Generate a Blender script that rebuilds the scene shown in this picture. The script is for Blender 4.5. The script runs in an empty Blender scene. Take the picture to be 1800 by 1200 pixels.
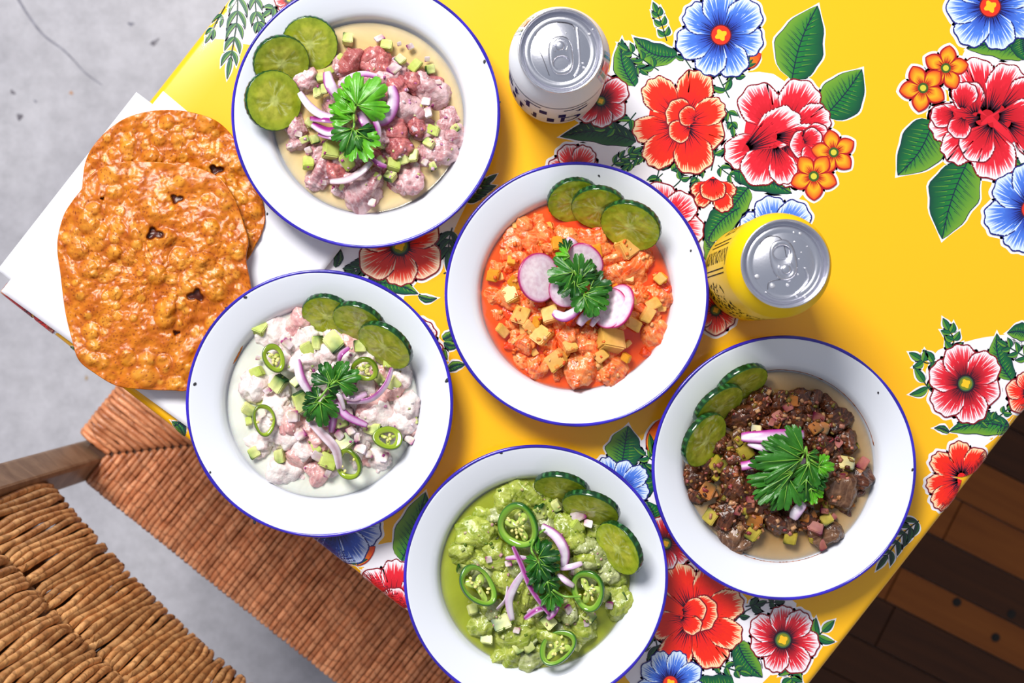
import bpy, bmesh, math, random
import numpy as np
from mathutils import Vector, Matrix, noise as mnoise
from mathutils.geometry import tessellate_polygon

C = bpy.context.scene
COL = C.collection
TABLE_Z = 0.75
CAM_H = 0.88                      # camera height above the table top
FPX = 2180.0                      # focal length in photo pixels (1800 wide)
CAM_Z = TABLE_Z + CAM_H

# ------------------------------------------------------------------ camera, world, lights, exposure
cd = bpy.data.cameras.new('camera')
cam = bpy.data.objects.new('camera', cd)
COL.objects.link(cam)
cam.location = (0, 0, CAM_Z)
cam.rotation_euler = (0, 0, 0)
cd.sensor_fit = 'HORIZONTAL'
cd.sensor_width = 36.0
cd.lens = FPX / 1800 * 36.0
cd.clip_start = 0.05
cd.dof.use_dof = True
cd.dof.focus_distance = CAM_H - 0.02
cd.dof.aperture_fstop = 8.0
C.camera = cam

w = bpy.data.worlds.new('world'); C.world = w; w.use_nodes = True
wn = w.node_tree.nodes; wl = w.node_tree.links
bg = wn['Background']
bg.inputs['Color'].default_value = (0.80, 0.86, 1.0, 1)
bg.inputs['Strength'].default_value = 0.38

def area(name, loc, target, sx, sy, power, color):
    ld = bpy.data.lights.new(name, 'AREA'); ld.shape = 'RECTANGLE'
    ld.size = sx; ld.size_y = sy; ld.energy = power; ld.color = color
    o = bpy.data.objects.new(name, ld); COL.objects.link(o)
    o.location = loc
    d = Vector(target) - Vector(loc)
    o.rotation_euler = d.to_track_quat('-Z', 'Y').to_euler()
    return o
area('window_light', (-0.72, 1.35, 2.55), (0, 0, 0.75), 0.9, 0.75, 76, (1.0, 0.97, 0.93))

C.view_settings.view_transform = 'Standard'
C.view_settings.look = 'None'
C.view_settings.gamma = 1
C.view_settings.exposure = 0.12
C.view_settings.use_curve_mapping = False

# ------------------------------------------------------------------ helpers
def lin(c):
    out = []
    for v in c[:3]:
        v = v / 255.0
        out.append(v / 12.92 if v <= 0.04045 else ((v + 0.055) / 1.055) ** 2.4)
    return tuple(out)
def L4(c): return lin(c) + (1.0,)
def mixc(a, b, t): return tuple(a[i] * (1 - t) + b[i] * t for i in range(3))

def P(px, py, h=0.0):
    """world point at height h above the table top for a photo pixel"""
    d = (CAM_H - h) / FPX
    return Vector(((px - 900) * d, -(py - 600) * d, TABLE_Z + h))
def S(h=0.0): return (CAM_H - h) / FPX       # metres per pixel at height h

def mat(name, color=(200, 200, 200), rough=0.5, spec=0.5, metal=0.0, attr=False, color2=None, nscale=40.0, lo=0.4, hi=0.6,
        bump=0.0, bscale=200.0, sss=0.0, coat=0.0, detail=4.0, rnd=0.0, dist=0.0):
    m = bpy.data.materials.new(name); m.use_nodes = True
    nt = m.node_tree; N = nt.nodes; K = nt.links
    b = N['Principled BSDF']
    b.inputs['Roughness'].default_value = rough
    b.inputs['Specular IOR Level'].default_value = spec
    b.inputs['Metallic'].default_value = metal
    b.inputs['Coat Weight'].default_value = coat
    b.inputs['Coat Roughness'].default_value = 0.06
    tc = N.new('ShaderNodeTexCoord')
    src = None
    if attr:
        a = N.new('ShaderNodeAttribute'); a.attribute_name = 'Col'; src = a.outputs['Color']
    else:
        r = N.new('ShaderNodeRGB'); r.outputs[0].default_value = L4(color); src = r.outputs[0]
    vec = tc.outputs['Object']
    if rnd > 0:
        oi = N.new('ShaderNodeObjectInfo')
        ad = N.new('ShaderNodeVectorMath'); ad.operation = 'ADD'
        sc = N.new('ShaderNodeVectorMath'); sc.operation = 'SCALE'; sc.inputs[3].default_value = 7.0
        cmb = N.new('ShaderNodeCombineXYZ')
        for i in range(3): K.new(oi.outputs['Random'], cmb.inputs[i])
        K.new(cmb.outputs[0], sc.inputs[0]); K.new(sc.outputs[0], ad.inputs[1]); K.new(vec, ad.inputs[0]); vec = ad.outputs[0]
    if color2 is not None:
        n = N.new('ShaderNodeTexNoise'); n.inputs['Scale'].default_value = nscale; n.inputs['Detail'].default_value = detail
        n.inputs['Distortion'].default_value = dist
        K.new(vec, n.inputs['Vector'])
        mr = N.new('ShaderNodeMapRange'); mr.inputs[1].default_value = lo; mr.inputs[2].default_value = hi
        K.new(n.outputs['Fac'], mr.inputs[0])
        mx = N.new('ShaderNodeMix'); mx.data_type = 'RGBA'
        K.new(mr.outputs[0], mx.inputs['Factor']); K.new(src, mx.inputs['A']); mx.inputs['B'].default_value = L4(color2)
        if attr: mx.blend_type = 'MULTIPLY'
        src = mx.outputs['Result']
    if rnd > 0:
        hs = N.new('ShaderNodeHueSaturation')
        mr2 = N.new('ShaderNodeMapRange'); mr2.inputs[3].default_value = 1 - rnd; mr2.inputs[4].default_value = 1 + rnd * 0.7
        K.new(oi.outputs['Random'], mr2.inputs[0]); K.new(mr2.outputs[0], hs.inputs['Value']); K.new(src, hs.inputs['Color'])
        src = hs.outputs[0]
    K.new(src, b.inputs['Base Color'])
    if sss > 0:
        b.inputs['Subsurface Weight'].default_value = sss
        b.inputs['Subsurface Radius'].default_value = (1.0, 0.7, 0.5)
        b.inputs['Subsurface Scale'].default_value = 0.003
    if bump > 0:
        n2 = N.new('ShaderNodeTexNoise'); n2.inputs['Scale'].default_value = bscale; n2.inputs['Detail'].default_value = 3
        K.new(vec, n2.inputs['Vector'])
        bp = N.new('ShaderNodeBump'); bp.inputs['Strength'].default_value = bump; bp.inputs['Distance'].default_value = 0.001
        K.new(n2.outputs['Fac'], bp.inputs['Height']); K.new(bp.outputs[0], b.inputs['Normal'])
    return m

def newmesh(name, verts, faces, cols=None, smooth=True):
    me = bpy.data.meshes.new(name)
    me.from_pydata([tuple(v) for v in verts], [], faces)
    if cols is not None:
        a = me.color_attributes.new('Col', 'FLOAT_COLOR', 'POINT')
        arr = np.ones((len(verts), 4), dtype=np.float32)
        ca = np.array([tuple(c) for c in cols], dtype=np.float32)
        arr[:, :ca.shape[1]] = ca
        a.data.foreach_set('color', arr.ravel())
    if smooth: me.polygons.foreach_set('use_smooth', [True] * len(me.polygons))
    me.update()
    return me

def obj(name, me, m=None, parent=None, loc=None):
    if m is not None and len(me.materials) == 0: me.materials.append(m)
    o = bpy.data.objects.new(name, me); COL.objects.link(o)
    if parent is not None: o.parent = parent
    if loc is not None: o.location = loc
    return o

def wobj(name, verts, faces, m, parent, cols=None, smooth=True):
    """part whose vertices are given in world coordinates, under an unrotated parent"""
    off = Vector(parent.location) if parent is not None else Vector((0, 0, 0))
    me = newmesh(name, [Vector(v) - off for v in verts], faces, cols, smooth)
    return obj(name, me, m, parent)

def tag(o, label=None, cat=None, group=None, kind=None):
    if label: o['label'] = label
    if cat: o['category'] = cat
    if group: o['group'] = group
    if kind: o['kind'] = kind
    return o

def empty(name, loc):
    o = bpy.data.objects.new(name, None); COL.objects.link(o); o.location = loc; o.empty_display_size = 0.02
    return o

def lathe(profile, n=96, zfun=None):
    v = []; f = []
    for (r, z) in profile:
        for k in range(n):
            a = 2 * math.pi * k / n
            v.append((r * math.cos(a), r * math.sin(a), z))
    for i in range(len(profile) - 1):
        for k in range(n):
            a, b = i * n + k, i * n + (k + 1) % n
            f.append((a, b, b + n, a + n))
    return v, f

def sweep(pts, radii, nseg=8, closed=False, flat=1.0):
    """tube along points (Vectors); radii scalar or list; flat squeezes it along z"""
    n = len(pts); v = []; f = []
    if not hasattr(radii, '__len__'): radii = [radii] * n
    for i in range(n):
        a = pts[i - 1] if (i > 0 or closed) else pts[i]
        b = pts[(i + 1) % n] if (i < n - 1 or closed) else pts[i]
        t = (b - a).normalized()
        up = Vector((0, 0, 1)) if abs(t.z) < 0.95 else Vector((0, 1, 0.01))
        s = t.cross(up).normalized(); u = s.cross(t).normalized()
        for k in range(nseg):
            an = 2 * math.pi * k / nseg
            v.append(pts[i] + s * (math.cos(an) * radii[i]) + u * (math.sin(an) * radii[i] * flat))
    m = n if closed else n - 1
    for i in range(m):
        for k in range(nseg):
            a = i * nseg + k; b = i * nseg + (k + 1) % nseg
            c = ((i + 1) % n) * nseg + (k + 1) % nseg; d = ((i + 1) % n) * nseg + k
            f.append((a, b, c, d))
    if not closed:
        f.append(tuple(range(nseg))[::-1]); f.append(tuple((n - 1) * nseg + k for k in range(nseg)))
    return v, f

def catmull(pts, per=8, closed=False):
    out = []; n = len(pts)
    rng = range(n) if closed else range(n - 1)
    for i in rng:
        if closed: p0, p1, p2, p3 = pts[(i - 1) % n], pts[i], pts[(i + 1) % n], pts[(i + 2) % n]
        else: p0, p1, p2, p3 = pts[max(i - 1, 0)], pts[i], pts[i + 1], pts[min(i + 2, n - 1)]
        for k in range(per):
            t = k / per
            out.append(tuple(0.5 * ((2 * p1[j]) + (-p0[j] + p2[j]) * t + (2 * p0[j] - 5 * p1[j] + 4 * p2[j] - p3[j]) * t * t
                                    + (-p0[j] + 3 * p1[j] - 3 * p2[j] + p3[j]) * t ** 3) for j in range(len(p1))))
    if not closed: out.append(tuple(pts[-1]))
    return out

def boxmesh(x0, x1, y0, y1, z0, z1, bev=0.0):
    bm = bmesh.new()
    bmesh.ops.create_cube(bm, size=1)
    for v in bm.verts:
        v.co = Vector(((x0 + x1) / 2 + v.co.x * (x1 - x0), (y0 + y1) / 2 + v.co.y * (y1 - y0), (z0 + z1) / 2 + v.co.z * (z1 - z0)))
    if bev > 0: bmesh.ops.bevel(bm, geom=list(bm.edges), offset=bev, segments=2, affect='EDGES', profile=0.6)
    me = bpy.data.meshes.new('box'); bm.to_mesh(me); bm.free()
    return me

# ------------------------------------------------------------------ floor
def floor_mat():
    m = mat('concrete', (196, 195, 202), 0.55, 0.35, color2=(166, 165, 174), nscale=3.0, lo=0.35, hi=0.7, detail=10, bump=0.3, bscale=60)
    nt = m.node_tree; N = nt.nodes; K = nt.links; b = N['Principled BSDF']
    src = b.inputs['Base Color'].links[0].from_socket
    tc = N.new('ShaderNodeTexCoord')
    n = N.new('ShaderNodeTexNoise'); n.inputs['Scale'].default_value = 28; n.inputs['Detail'].default_value = 8; n.inputs['Roughness'].default_value = 0.75
    K.new(tc.outputs['Object'], n.inputs['Vector'])
    mr = N.new('ShaderNodeMapRange'); mr.inputs[1].default_value = 0.3; mr.inputs[2].default_value = 0.7
    mr.inputs[3].default_value = 0.78; mr.inputs[4].default_value = 1.15
    K.new(n.outputs['Fac'], mr.inputs[0])
    mx = N.new('ShaderNodeMix'); mx.data_type = 'RGBA'; mx.blend_type = 'MULTIPLY'; mx.inputs['Factor'].default_value = 1
    K.new(src, mx.inputs['A']); K.new(mr.outputs[0], mx.inputs['B']); K.new(mx.outputs['Result'], b.inputs['Base Color'])
    return m
fl = obj('floor', boxmesh(-3, 3, -3, 3, -0.1, 0), floor_mat()); tag(fl, kind='structure')
wall_m = mat('plaster_wall', (214, 206, 196), 0.8, 0.2, color2=(200, 190, 178), nscale=2)
tag(obj('wall_right', boxmesh(3, 3.1, -3, 3, 0, 3), wall_m), kind='structure'); tag(obj('wall_front', boxmesh(-3, 3, -3.1, -3, 0, 3), wall_m), kind='structure')

def F(px, py, z=0.0):
    return P(px, py, z - TABLE_Z)
def flat_ribbon(pts, ws, z):
    v = []; f = []
    for i, p in enumerate(pts):
        a = Vector(pts[max(i - 1, 0)]); b = Vector(pts[min(i + 1, len(pts) - 1)])
        t = (b - a); t = Vector((t.x, t.y)).normalized(); nrm = Vector((-t.y, t.x))
        for s in (-1, 1):
            q = F(p[0] + nrm.x * ws[i] * s, p[1] + nrm.y * ws[i] * s, z); v.append(q)
        if i: f.append((2 * i - 2, 2 * i - 1, 2 * i + 1, 2 * i))
    return v, f
random.seed(5)
crack_m = mat('crack', (120, 120, 132), 0.8, 0.1, color2=(150, 150, 162), nscale=60)
stain_m = mat('stain', (92, 88, 98), 0.7, 0.2, color2=(140, 138, 146), nscale=90)
cp = catmull([(22, -20), (45, 20), (75, 60), (108, 85), (128, 104), (150, 128), (180, 150)], 6)
v, f = flat_ribbon(cp, [1.6 * (1 - i / len(cp)) + 0.5 + 0.5 * random.random() for i in range(len(cp))], 0.0004)
wobj('floor_crack', v, f, crack_m, fl)
def blob(cx, cy, rx, ry, rot, z=0.0005, m=stain_m, parent=fl, name='floor_stain'):
    v = [F(cx, cy, z + 0.0002)]; n = 20
    for k in range(n):
        a = 2 * math.pi * k / n; r = 1 + 0.25 * math.sin(3 * a + cx) + 0.15 * random.uniform(-1, 1)
        x = rx * r * math.cos(a); y = ry * r * math.sin(a)
        v.append(F(cx + x * math.cos(rot) - y * math.sin(rot), cy + x * math.sin(rot) + y * math.cos(rot), z))
    wobj(name, v, [(0, 1 + (k + 1) % n, 1 + k) for k in range(n)], m, parent)
blob(34, 205, 5, 6, 0); blob(272, 74, 9, 3.5, -0.7); blob(125, 163, 3, 3, 0, m=mat('rust_spot', (190, 140, 100), 0.7)); blob(22, 162, 5, 3, 0.8)
blob(230, 42, 5, 3, 0.2, m=crack_m); blob(152, 664, 2.5, 4, 0, m=mat('rust_spot2', (175, 150, 120), 0.7)); blob(62, 178, 3, 2, 0.8, m=crack_m)

# wooden boards of the floor at the right, each board its own piece
def wood_mat(name, c1, c2, rough=0.45):
    m = mat(name, c1, rough, 0.3)
    nt = m.node_tree; N = nt.nodes; K = nt.links; b = N['Principled BSDF']
    tc = N.new('ShaderNodeTexCoord'); mp = N.new('ShaderNodeMapping'); mp.inputs['Scale'].default_value = (2.0, 30.0, 30.0)
    oi = N.new('ShaderNodeObjectInfo'); ad = N.new('ShaderNodeVectorMath'); ad.operation = 'ADD'
    K.new(tc.outputs['Object'], ad.inputs[0]); K.new(oi.outputs['Random'], ad.inputs[1]); K.new(ad.outputs[0], mp.inputs[0])
    n = N.new('ShaderNodeTexNoise'); n.inputs['Scale'].default_value = 2.2; n.inputs['Detail'].default_value = 7; n.inputs['Distortion'].default_value = 0.6
    K.new(mp.outputs[0], n.inputs['Vector'])
    cr = N.new('ShaderNodeValToRGB'); cr.color_ramp.elements[0].position = 0.3; cr.color_ramp.elements[1].position = 0.72
    cr.color_ramp.elements[0].color = L4(c1); cr.color_ramp.elements[1].color = L4(c2)
    K.new(n.outputs['Fac'], cr.inputs[0]); K.new(cr.outputs[0], b.inputs['Base Color'])
    bp = N.new('ShaderNodeBump'); bp.inputs['Strength'].default_value = 0.25; bp.inputs['Distance'].default_value = 0.001
    K.new(n.outputs['Fac'], bp.inputs['Height']); K.new(bp.outputs[0], b.inputs['Normal'])
    return m
dark_w = wood_mat('dark_board', (60, 29, 8), (80, 42, 14), 0.6)
lite_w = wood_mat('brown_board', (126, 66, 16), (150, 84, 26), 0.6)
ang = math.radians(-26.8)
deck_o = F(1680, 1075, 0.0)
deck = empty('floor_boards', deck_o); deck.rotation_euler = (0, 0, ang); deck['kind'] = 'structure'
pxm = (CAM_H + TABLE_Z) / FPX
# board rows measured perpendicular to the run (v up), in floor pixels
rows = [(-330, -262, 1), (-262, -190, 0), (-190, -118, 0), (-118, -38, 0), (-38, 28, 1), (28, 102, 0), (102, 178, 1), (178, 254, 1), (254, 330, 0),
        (330, 400, 0), (400, 470, 1), (470, 545, 0)]
for ri, (a, b, c) in enumerate(rows):
    xs = [-560, -140 + 60 * math.sin(ri * 2.3), 210 + 90 * math.cos(ri * 1.7), 640]
    for q in range(3):
        me = boxmesh(xs[q] * pxm + 0.0008, xs[q + 1] * pxm - 0.0008, a * pxm + 0.0008, b * pxm - 0.0008, 0.0, 0.012, 0.001)
        mm = (lite_w if c else dark_w)
        if ri in (6, 7) and q == 2: mm = dark_w
        o = obj('plank', me, mm, deck)
knot_m = mat('knot', (14, 6, 3), 0.7)
for (x, y) in ((1682, 1058), (1778, 1079), (1750, 1120)):
    p = deck.matrix_basis.inverted() @ F(x, y, 0.012)
    v, f = lathe([(0.0001, 0.0016), (0.004, 0.0014), (0.006, 0.0002)], 16)
    obj('knot', newmesh('knot', v, f), knot_m, deck, p)

# ------------------------------------------------------------------ table and cloth
UA = math.radians(38.05)
EU = Vector((math.cos(UA), -math.sin(UA)))            # along the lower-left edge (world xy)
EV = Vector((math.sin(UA), math.cos(UA)))             # away from the lower-left edge
LC = P(-4, 513).xy                                    # left corner of the table
TW = 1551 * S(); TL = 2900 * S()                      # width along EU, length along EV
def uv_of(p): d = p - LC; return d.dot(EU), d.dot(EV)
def xy_of(u, v): return LC + EU * u + EV * v
RR = 0.006
def drape(u, v, h):
    """cloth surface point for flat cloth coords (metres from the left corner), lifted by h along the normal"""
    def bend(t, lo, hi):
        # returns position, drop, outward normal comp, up comp
        if t < lo + RR: d = lo + RR - t; s = -1; base = lo + RR
        elif t > hi - RR: d = t - (hi - RR); s = 1; base = hi - RR
        else: return t, 0.0, 0.0
        a = d / RR
        if a < math.pi / 2: return base + s * RR * math.sin(a), RR * (1 - math.cos(a)), s * math.sin(a)
        return base + s * RR, RR + (d - RR * math.pi / 2), s
    pu, du, nu = bend(u, 0, TW)
    pv, dv, nv = bend(v, 0, TL)
    drop = max(du, dv)
    up = math.sqrt(max(0.0, 1 - min(1.0, nu * nu + nv * nv)))
    q = xy_of(pu + nu * h, pv + nv * h)
    return Vector((q.x, q.y, TABLE_Z - drop + up * h))

cloth_m = mat('yellow_oilcloth', (250, 186, 14), 0.24, 0.5, bump=0.03, bscale=35, coat=0.25)
table_root = empty('table', (xy_of(TW / 2, TL / 2).x, xy_of(TW / 2, TL / 2).y, 0))
tag(table_root, 'wooden table under the yellow floral oilcloth', 'table')
tw = wood_mat('table_wood', (90, 55, 30), (120, 78, 45))
def tbox(name, u0, u1, v0, v1, z0, z1, parent, m):
    vs = []
    for z in (z0, z1):
        for (a, b) in ((u0, v0), (u1, v0), (u1, v1), (u0, v1)):
            q = xy_of(a, b); vs.append((q.x, q.y, z))
    return wobj(name, vs, [(3, 2, 1, 0), (4, 5, 6, 7), (0, 1, 5, 4), (1, 2, 6, 5), (2, 3, 7, 6), (3, 0, 4, 7)], m, parent, smooth=False)
e = 0.0025
tbox('tabletop', e, TW - e, e, TL - e, TABLE_Z - 0.03, TABLE_Z - 0.0025, table_root, tw)
tbox('pedestal', TW / 2 - .05, TW / 2 + .05, TL / 2 - .05, TL / 2 + .05, .05, TABLE_Z - 0.03, table_root, tw)
tbox('foot', TW / 2 - .28, TW / 2 + .28, TL / 2 - .04, TL / 2 + .04, 0, .05, table_root, tw)
tbox('foot', TW / 2 - .04, TW / 2 + .04, TL / 2 - .35, TL / 2 + .35, 0, .049, table_root, tw)
tbox('apron', 0.06, TW - 0.06, 0.055, 0.075, TABLE_Z - 0.11, TABLE_Z - 0.03, table_root, tw)
tbox('apron', 0.06, TW - 0.06, TL - 0.075, TL - 0.055, TABLE_Z - 0.11, TABLE_Z - 0.03, table_root, tw)

cl_root = empty('tablecloth', (xy_of(TW / 2, TL / 2).x, xy_of(TW / 2, TL / 2).y, TABLE_Z))
tag(cl_root, 'glossy yellow oilcloth printed with red and blue flowers, covering the table', 'tablecloth')
def grid_axis(hi, n):
    ov = [-0.10, -0.07, -0.04, -0.02] + [RR - RR * a for a in (2.2, 1.57, 1.2, 0.9, 0.6, 0.3, 0.0)]
    mid = [RR + (hi - 2 * RR) * i / n for i in range(1, n)]
    return ov + mid + [hi - t for t in ov[::-1]]
us = grid_axis(TW, 24); vs_ = grid_axis(TL, 40)
v = []; f = []
for a in us:
    for b in vs_: v.append(drape(a, b, 0))
nv_ = len(vs_)
for i in range(len(us) - 1):
    for j in range(nv_ - 1): f.append((i * nv_ + j, (i + 1) * nv_ + j, (i + 1) * nv_ + j + 1, i * nv_ + j + 1))
wobj('cloth', v, f, cloth_m, cl_root)

# ------------------------------------------------------------------ flower print on the cloth (flat ink, drawn as thin polygons)
DZ = 0.0000015
print_m = mat('printed_ink', attr=True, rough=0.24, coat=0.25)
class Ink:
    def __init__(s): s.v = []; s.f = []; s.c = []
    def tri(s, pts, cols, layer, depth=0):
        uv = []
        for p in pts:
            q = P(p[0], p[1]).xy; uv.append(uv_of(q))
        m = min(min(a, TW - a, b, TL - b) for a, b in uv)
        if m < -0.06: return
        if m < 0.012 and depth < 5:
            e = [math.dist(pts[i], pts[(i + 1) % 3]) for i in range(3)]
            k = e.index(max(e))
            if e[k] > 7:
                a, b, c = k, (k + 1) % 3, (k + 2) % 3
                mp = ((pts[a][0] + pts[b][0]) / 2, (pts[a][1] + pts[b][1]) / 2); mc = mixc(cols[a], cols[b], .5)
                s.tri([pts[a], mp, pts[c]], [cols[a], mc, cols[c]], layer, depth + 1)
                s.tri([mp, pts[b], pts[c]], [mc, cols[b], cols[c]], layer, depth + 1)
                return
        n = len(s.v)
        ar = (pts[1][0] - pts[0][0]) * (pts[2][1] - pts[0][1]) - (pts[2][0] - pts[0][0]) * (pts[1][1] - pts[0][1])
        order = (0, 1, 2) if ar < 0 else (0, 2, 1)
        for k in order:
            s.v.append(drape(uv[k][0], uv[k][1], DZ * layer + 0.00002)); s.c.append(lin(cols[k]))
        s.f.append((n, n + 1, n + 2))
    def poly(s, pts, col, layer):
        for t in tessellate_polygon([[Vector((p[0], p[1], 0)) for p in pts]]):
            s.tri([pts[i] for i in t], [col] * 3, layer)
    def rings(s, base, outline, fr, cols, layer):
        """fan of rings between base point and outline"""
        n = len(outline)
        R = [[(base[0] + (o[0] - base[0]) * q, base[1] + (o[1] - base[1]) * q) for o in outline] for q in fr]
        for j in range(n - 1):
            s.tri([base, R[0][j], R[0][j + 1]], [cols[0], cols[0], cols[0]], layer)
            for i in range(len(fr) - 1):
                s.tri([R[i][j], R[i + 1][j], R[i + 1][j + 1]], [cols[i], cols[i + 1], cols[i + 1]], layer)
                s.tri([R[i][j], R[i + 1][j + 1], R[i][j + 1]], [cols[i], cols[i + 1], cols[i]], layer)
    def stroke(s, a, b, w0, w1, col, layer):
        d = (b[0] - a[0], b[1] - a[1]); l = math.hypot(*d) or 1; n = (-d[1] / l, d[0] / l)
        p = [(a[0] + n[0] * w0, a[1] + n[1] * w0), (a[0] - n[0] * w0, a[1] - n[1] * w0), (b[0] - n[0] * w1, b[1] - n[1] * w1), (b[0] + n[0] * w1, b[1] + n[1] * w1)]
        s.tri([p[0], p[1], p[2]], [col] * 3, layer)
        if w1 > 0.05: s.tri([p[0], p[2], p[3]], [col] * 3, layer)
    def line(s, pts, w, col, layer):
        for i in range(len(pts) - 1): s.stroke(pts[i], pts[i + 1], w, w, col, layer)
    def build(s, name, label=None):
        if not s.f: return
        o = wobj(name, s.v, s.f, print_m, cl_root, s.c, smooth=False)
        if label: o['label'] = label
        return o
RED = (226, 26, 24); ORED = (238, 40, 14); PINK = (222, 30, 48); DRED = (130, 8, 26); WHITE = (240, 238, 246); INK = (58, 6, 30)
BLUE = (72, 120, 222); LBLUE = (120, 170, 240); NAVY = (28, 34, 118); GREEN = (30, 122, 48); DGREEN = (8, 72, 52); LIME = (112, 158, 44); YEL = (252, 190, 30)
ORANGE = (246, 150, 24); BLK = (16, 28, 36)
ground = Ink()
rp = random.Random(11)
def fan_outline(base, ang, ln, hw, grow=0.0, scal=5, amp=0.022, n=26, power=2.6, fall=0.42):
    pts = []
    for i in range(n + 1):
        t = -1 + 2 * i / n; ph = t * hw
        r = ln * (1 - fall * abs(t) ** power) * (1 + amp * math.cos(scal * t * 3.1)) + grow
        a = ang + ph * (1 + grow / max(ln, 1) * 0.8)
        pts.append((base[0] + r * math.cos(a), base[1] + r * math.sin(a)))
    return pts
def petal(ink, base, ang, ln, hw, layer, inner, midc, edge, outline, dark, nst=15, scal=5, amp=0.022, halo=True, wfr=0.22, power=2.6):
    if halo:
        o = fan_outline(base, ang, ln, hw, 6.5, scal, amp, power=power)
        for j in range(len(o) - 1): ground.tri([base, o[j], o[j + 1]], [WHITE] * 3, 2)
    o1 = fan_outline(base, ang, ln, hw, 1.9, scal, amp, power=power)
    ink.rings(base, o1, [0.5, 1.0], [outline, outline], layer)
    o2 = fan_outline(base, ang, ln, hw * 0.975, -0.5, scal, amp, power=power)
    ink.rings(base, o2, [0.35, 1 - wfr * 1.25, 1 - wfr * 0.5, 1.0], [inner, midc, mixc(midc, edge, 0.35), edge], layer + 1)
    for k in range(nst):
        t = -0.92 + 1.84 * (k + rp.uniform(-.3, .3)) / (nst - 1)
        i = min(len(o2) - 1, max(0, int((t + 1) / 2 * (len(o2) - 1)))); e = o2[i]
        q = 1 - wfr * rp.uniform(0.9, 1.9)
        b_ = (base[0] + (e[0] - base[0]) * q, base[1] + (e[1] - base[1]) * q)
        ink.stroke(e, b_, 1.2 * ln / 60, 0.0, edge, layer + 2)
        e2 = o2[min(len(o2) - 1, i + 1)]; q0 = rp.uniform(.55, .7); q1 = rp.uniform(.86, .95)
        a_ = (base[0] + (e2[0] - base[0]) * q0, base[1] + (e2[1] - base[1]) * q0); c_ = (base[0] + (e2[0] - base[0]) * q1, base[1] + (e2[1] - base[1]) * q1)
        ink.stroke(a_, c_, 0.9 * ln / 60, 0.0, midc, layer + 3)
    for k in range(max(5, nst // 2)):
        t = -0.8 + 1.6 * (k + rp.uniform(-.3, .3)) / max(4, nst // 2 - 1)
        a = ang + hw * t; q = rp.uniform(.35, .62)
        ink.stroke((base[0] + ln * .12 * math.cos(a), base[1] + ln * .12 * math.sin(a)), (base[0] + ln * q * math.cos(a), base[1] + ln * q * math.sin(a)), 1.1 * ln / 60, 0.0, dark, layer + 3)
def circ(ink, cx, cy, r, col, layer, n=20, wob=0.0):
    pts = [(cx + r * (1 + wob * math.sin(5 * k)) * math.cos(2 * math.pi * k / n), cy + r * (1 + wob * math.sin(5 * k)) * math.sin(2 * math.pi * k / n)) for k in range(n)]
    for k in range(n): ink.tri([(cx, cy), pts[k], pts[(k + 1) % n]], [col] * 3, layer)
FC = [0]
def poppy(cx, cy, R, rot=0.0, n=6, lv=10, kind='red', cen=0.2, label=None):
    ink = Ink(); FC[0] += 1; lv += 400 + FC[0] % 3
    pal = {'red': (DRED, RED, WHITE, DRED, INK), 'orange': (RED, ORED, (250, 220, 190), DRED, INK), 'pink': (DRED, PINK, WHITE, DRED, INK),
           'blue': ((40, 70, 180), BLUE, (215, 232, 252), NAVY, (20, 18, 84)), 'dkblue': (NAVY, (50, 84, 190), (190, 205, 240), NAVY, (10, 10, 50))}[kind]
    for k in range(n):
        a = rot + 2 * math.pi * k / n + rp.uniform(-.08, .08)
        petal(ink, (cx, cy), a, R * rp.uniform(.9, 1.06), math.pi / n * 1.42, lv + 4 * k, *pal, nst=17 if R > 50 else 11, scal=rp.choice([3, 4, 5]), wfr=0.26)
    top = lv + 4 * n
    c = R * cen
    if kind in ('blue', 'dkblue'):
        for k in range(44):
            a = 2 * math.pi * k / 44
            ink.stroke((cx + c * .8 * math.cos(a), cy + c * .8 * math.sin(a)), (cx + c * rp.uniform(1.5, 3.0) * math.cos(a), cy + c * rp.uniform(1.5, 3.0) * math.sin(a)), 0.9, 0, (24, 16, 84), top)
        circ(ink, cx, cy, c * 1.12, (90, 8, 40), top + 1); circ(ink, cx, cy, c, (222, 48, 22), top + 2); circ(ink, cx, cy, c * .55, YEL, top + 3, wob=.25)
    else:
        for k in range(40):
            a = 2 * math.pi * k / 40
            ink.stroke((cx + c * .8 * math.cos(a), cy + c * .8 * math.sin(a)), (cx + c * rp.uniform(1.4, 2.3) * math.cos(a), cy + c * rp.uniform(1.4, 2.3) * math.sin(a)), 1.0, 0, INK, top)
        circ(ink, cx, cy, c * 1.25, (40, 6, 26), top + 1); circ(ink, cx, cy, c * 1.02, (52, 92, 60), top + 2); circ(ink, cx, cy, c * .85, (120, 130, 30), top + 3); circ(ink, cx, cy, c * .55, YEL, top + 4, wob=.2)
    ink.build('printed_flower', label)
def rose(cx, cy, specs, lv=10, kind='red', label=None):
    """specs: list of (base dx, base dy, direction degrees (image, y down), length, half width radians)"""
    ink = Ink(); lv += 400
    pal = {'red': (RED, ORED, (252, 214, 170), DRED, INK), 'pink': ((190, 14, 30), PINK, WHITE, DRED, INK)}[kind]
    if len(specs) > 6: circ(ink, cx, cy, specs[0][3] * .62, pal[1], lv - 2)
    for k, (dx, dy, a, ln, hw) in enumerate(specs):
        petal(ink, (cx + dx, cy + dy), math.radians(a), ln, hw * 1.14, lv + 4 * k, *pal, nst=19, scal=rp.choice([3, 4, 5]), wfr=0.13 if kind == 'red' else 0.19, halo=True)
    ink.build('printed_rose', label)
LVC = [6]
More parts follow.
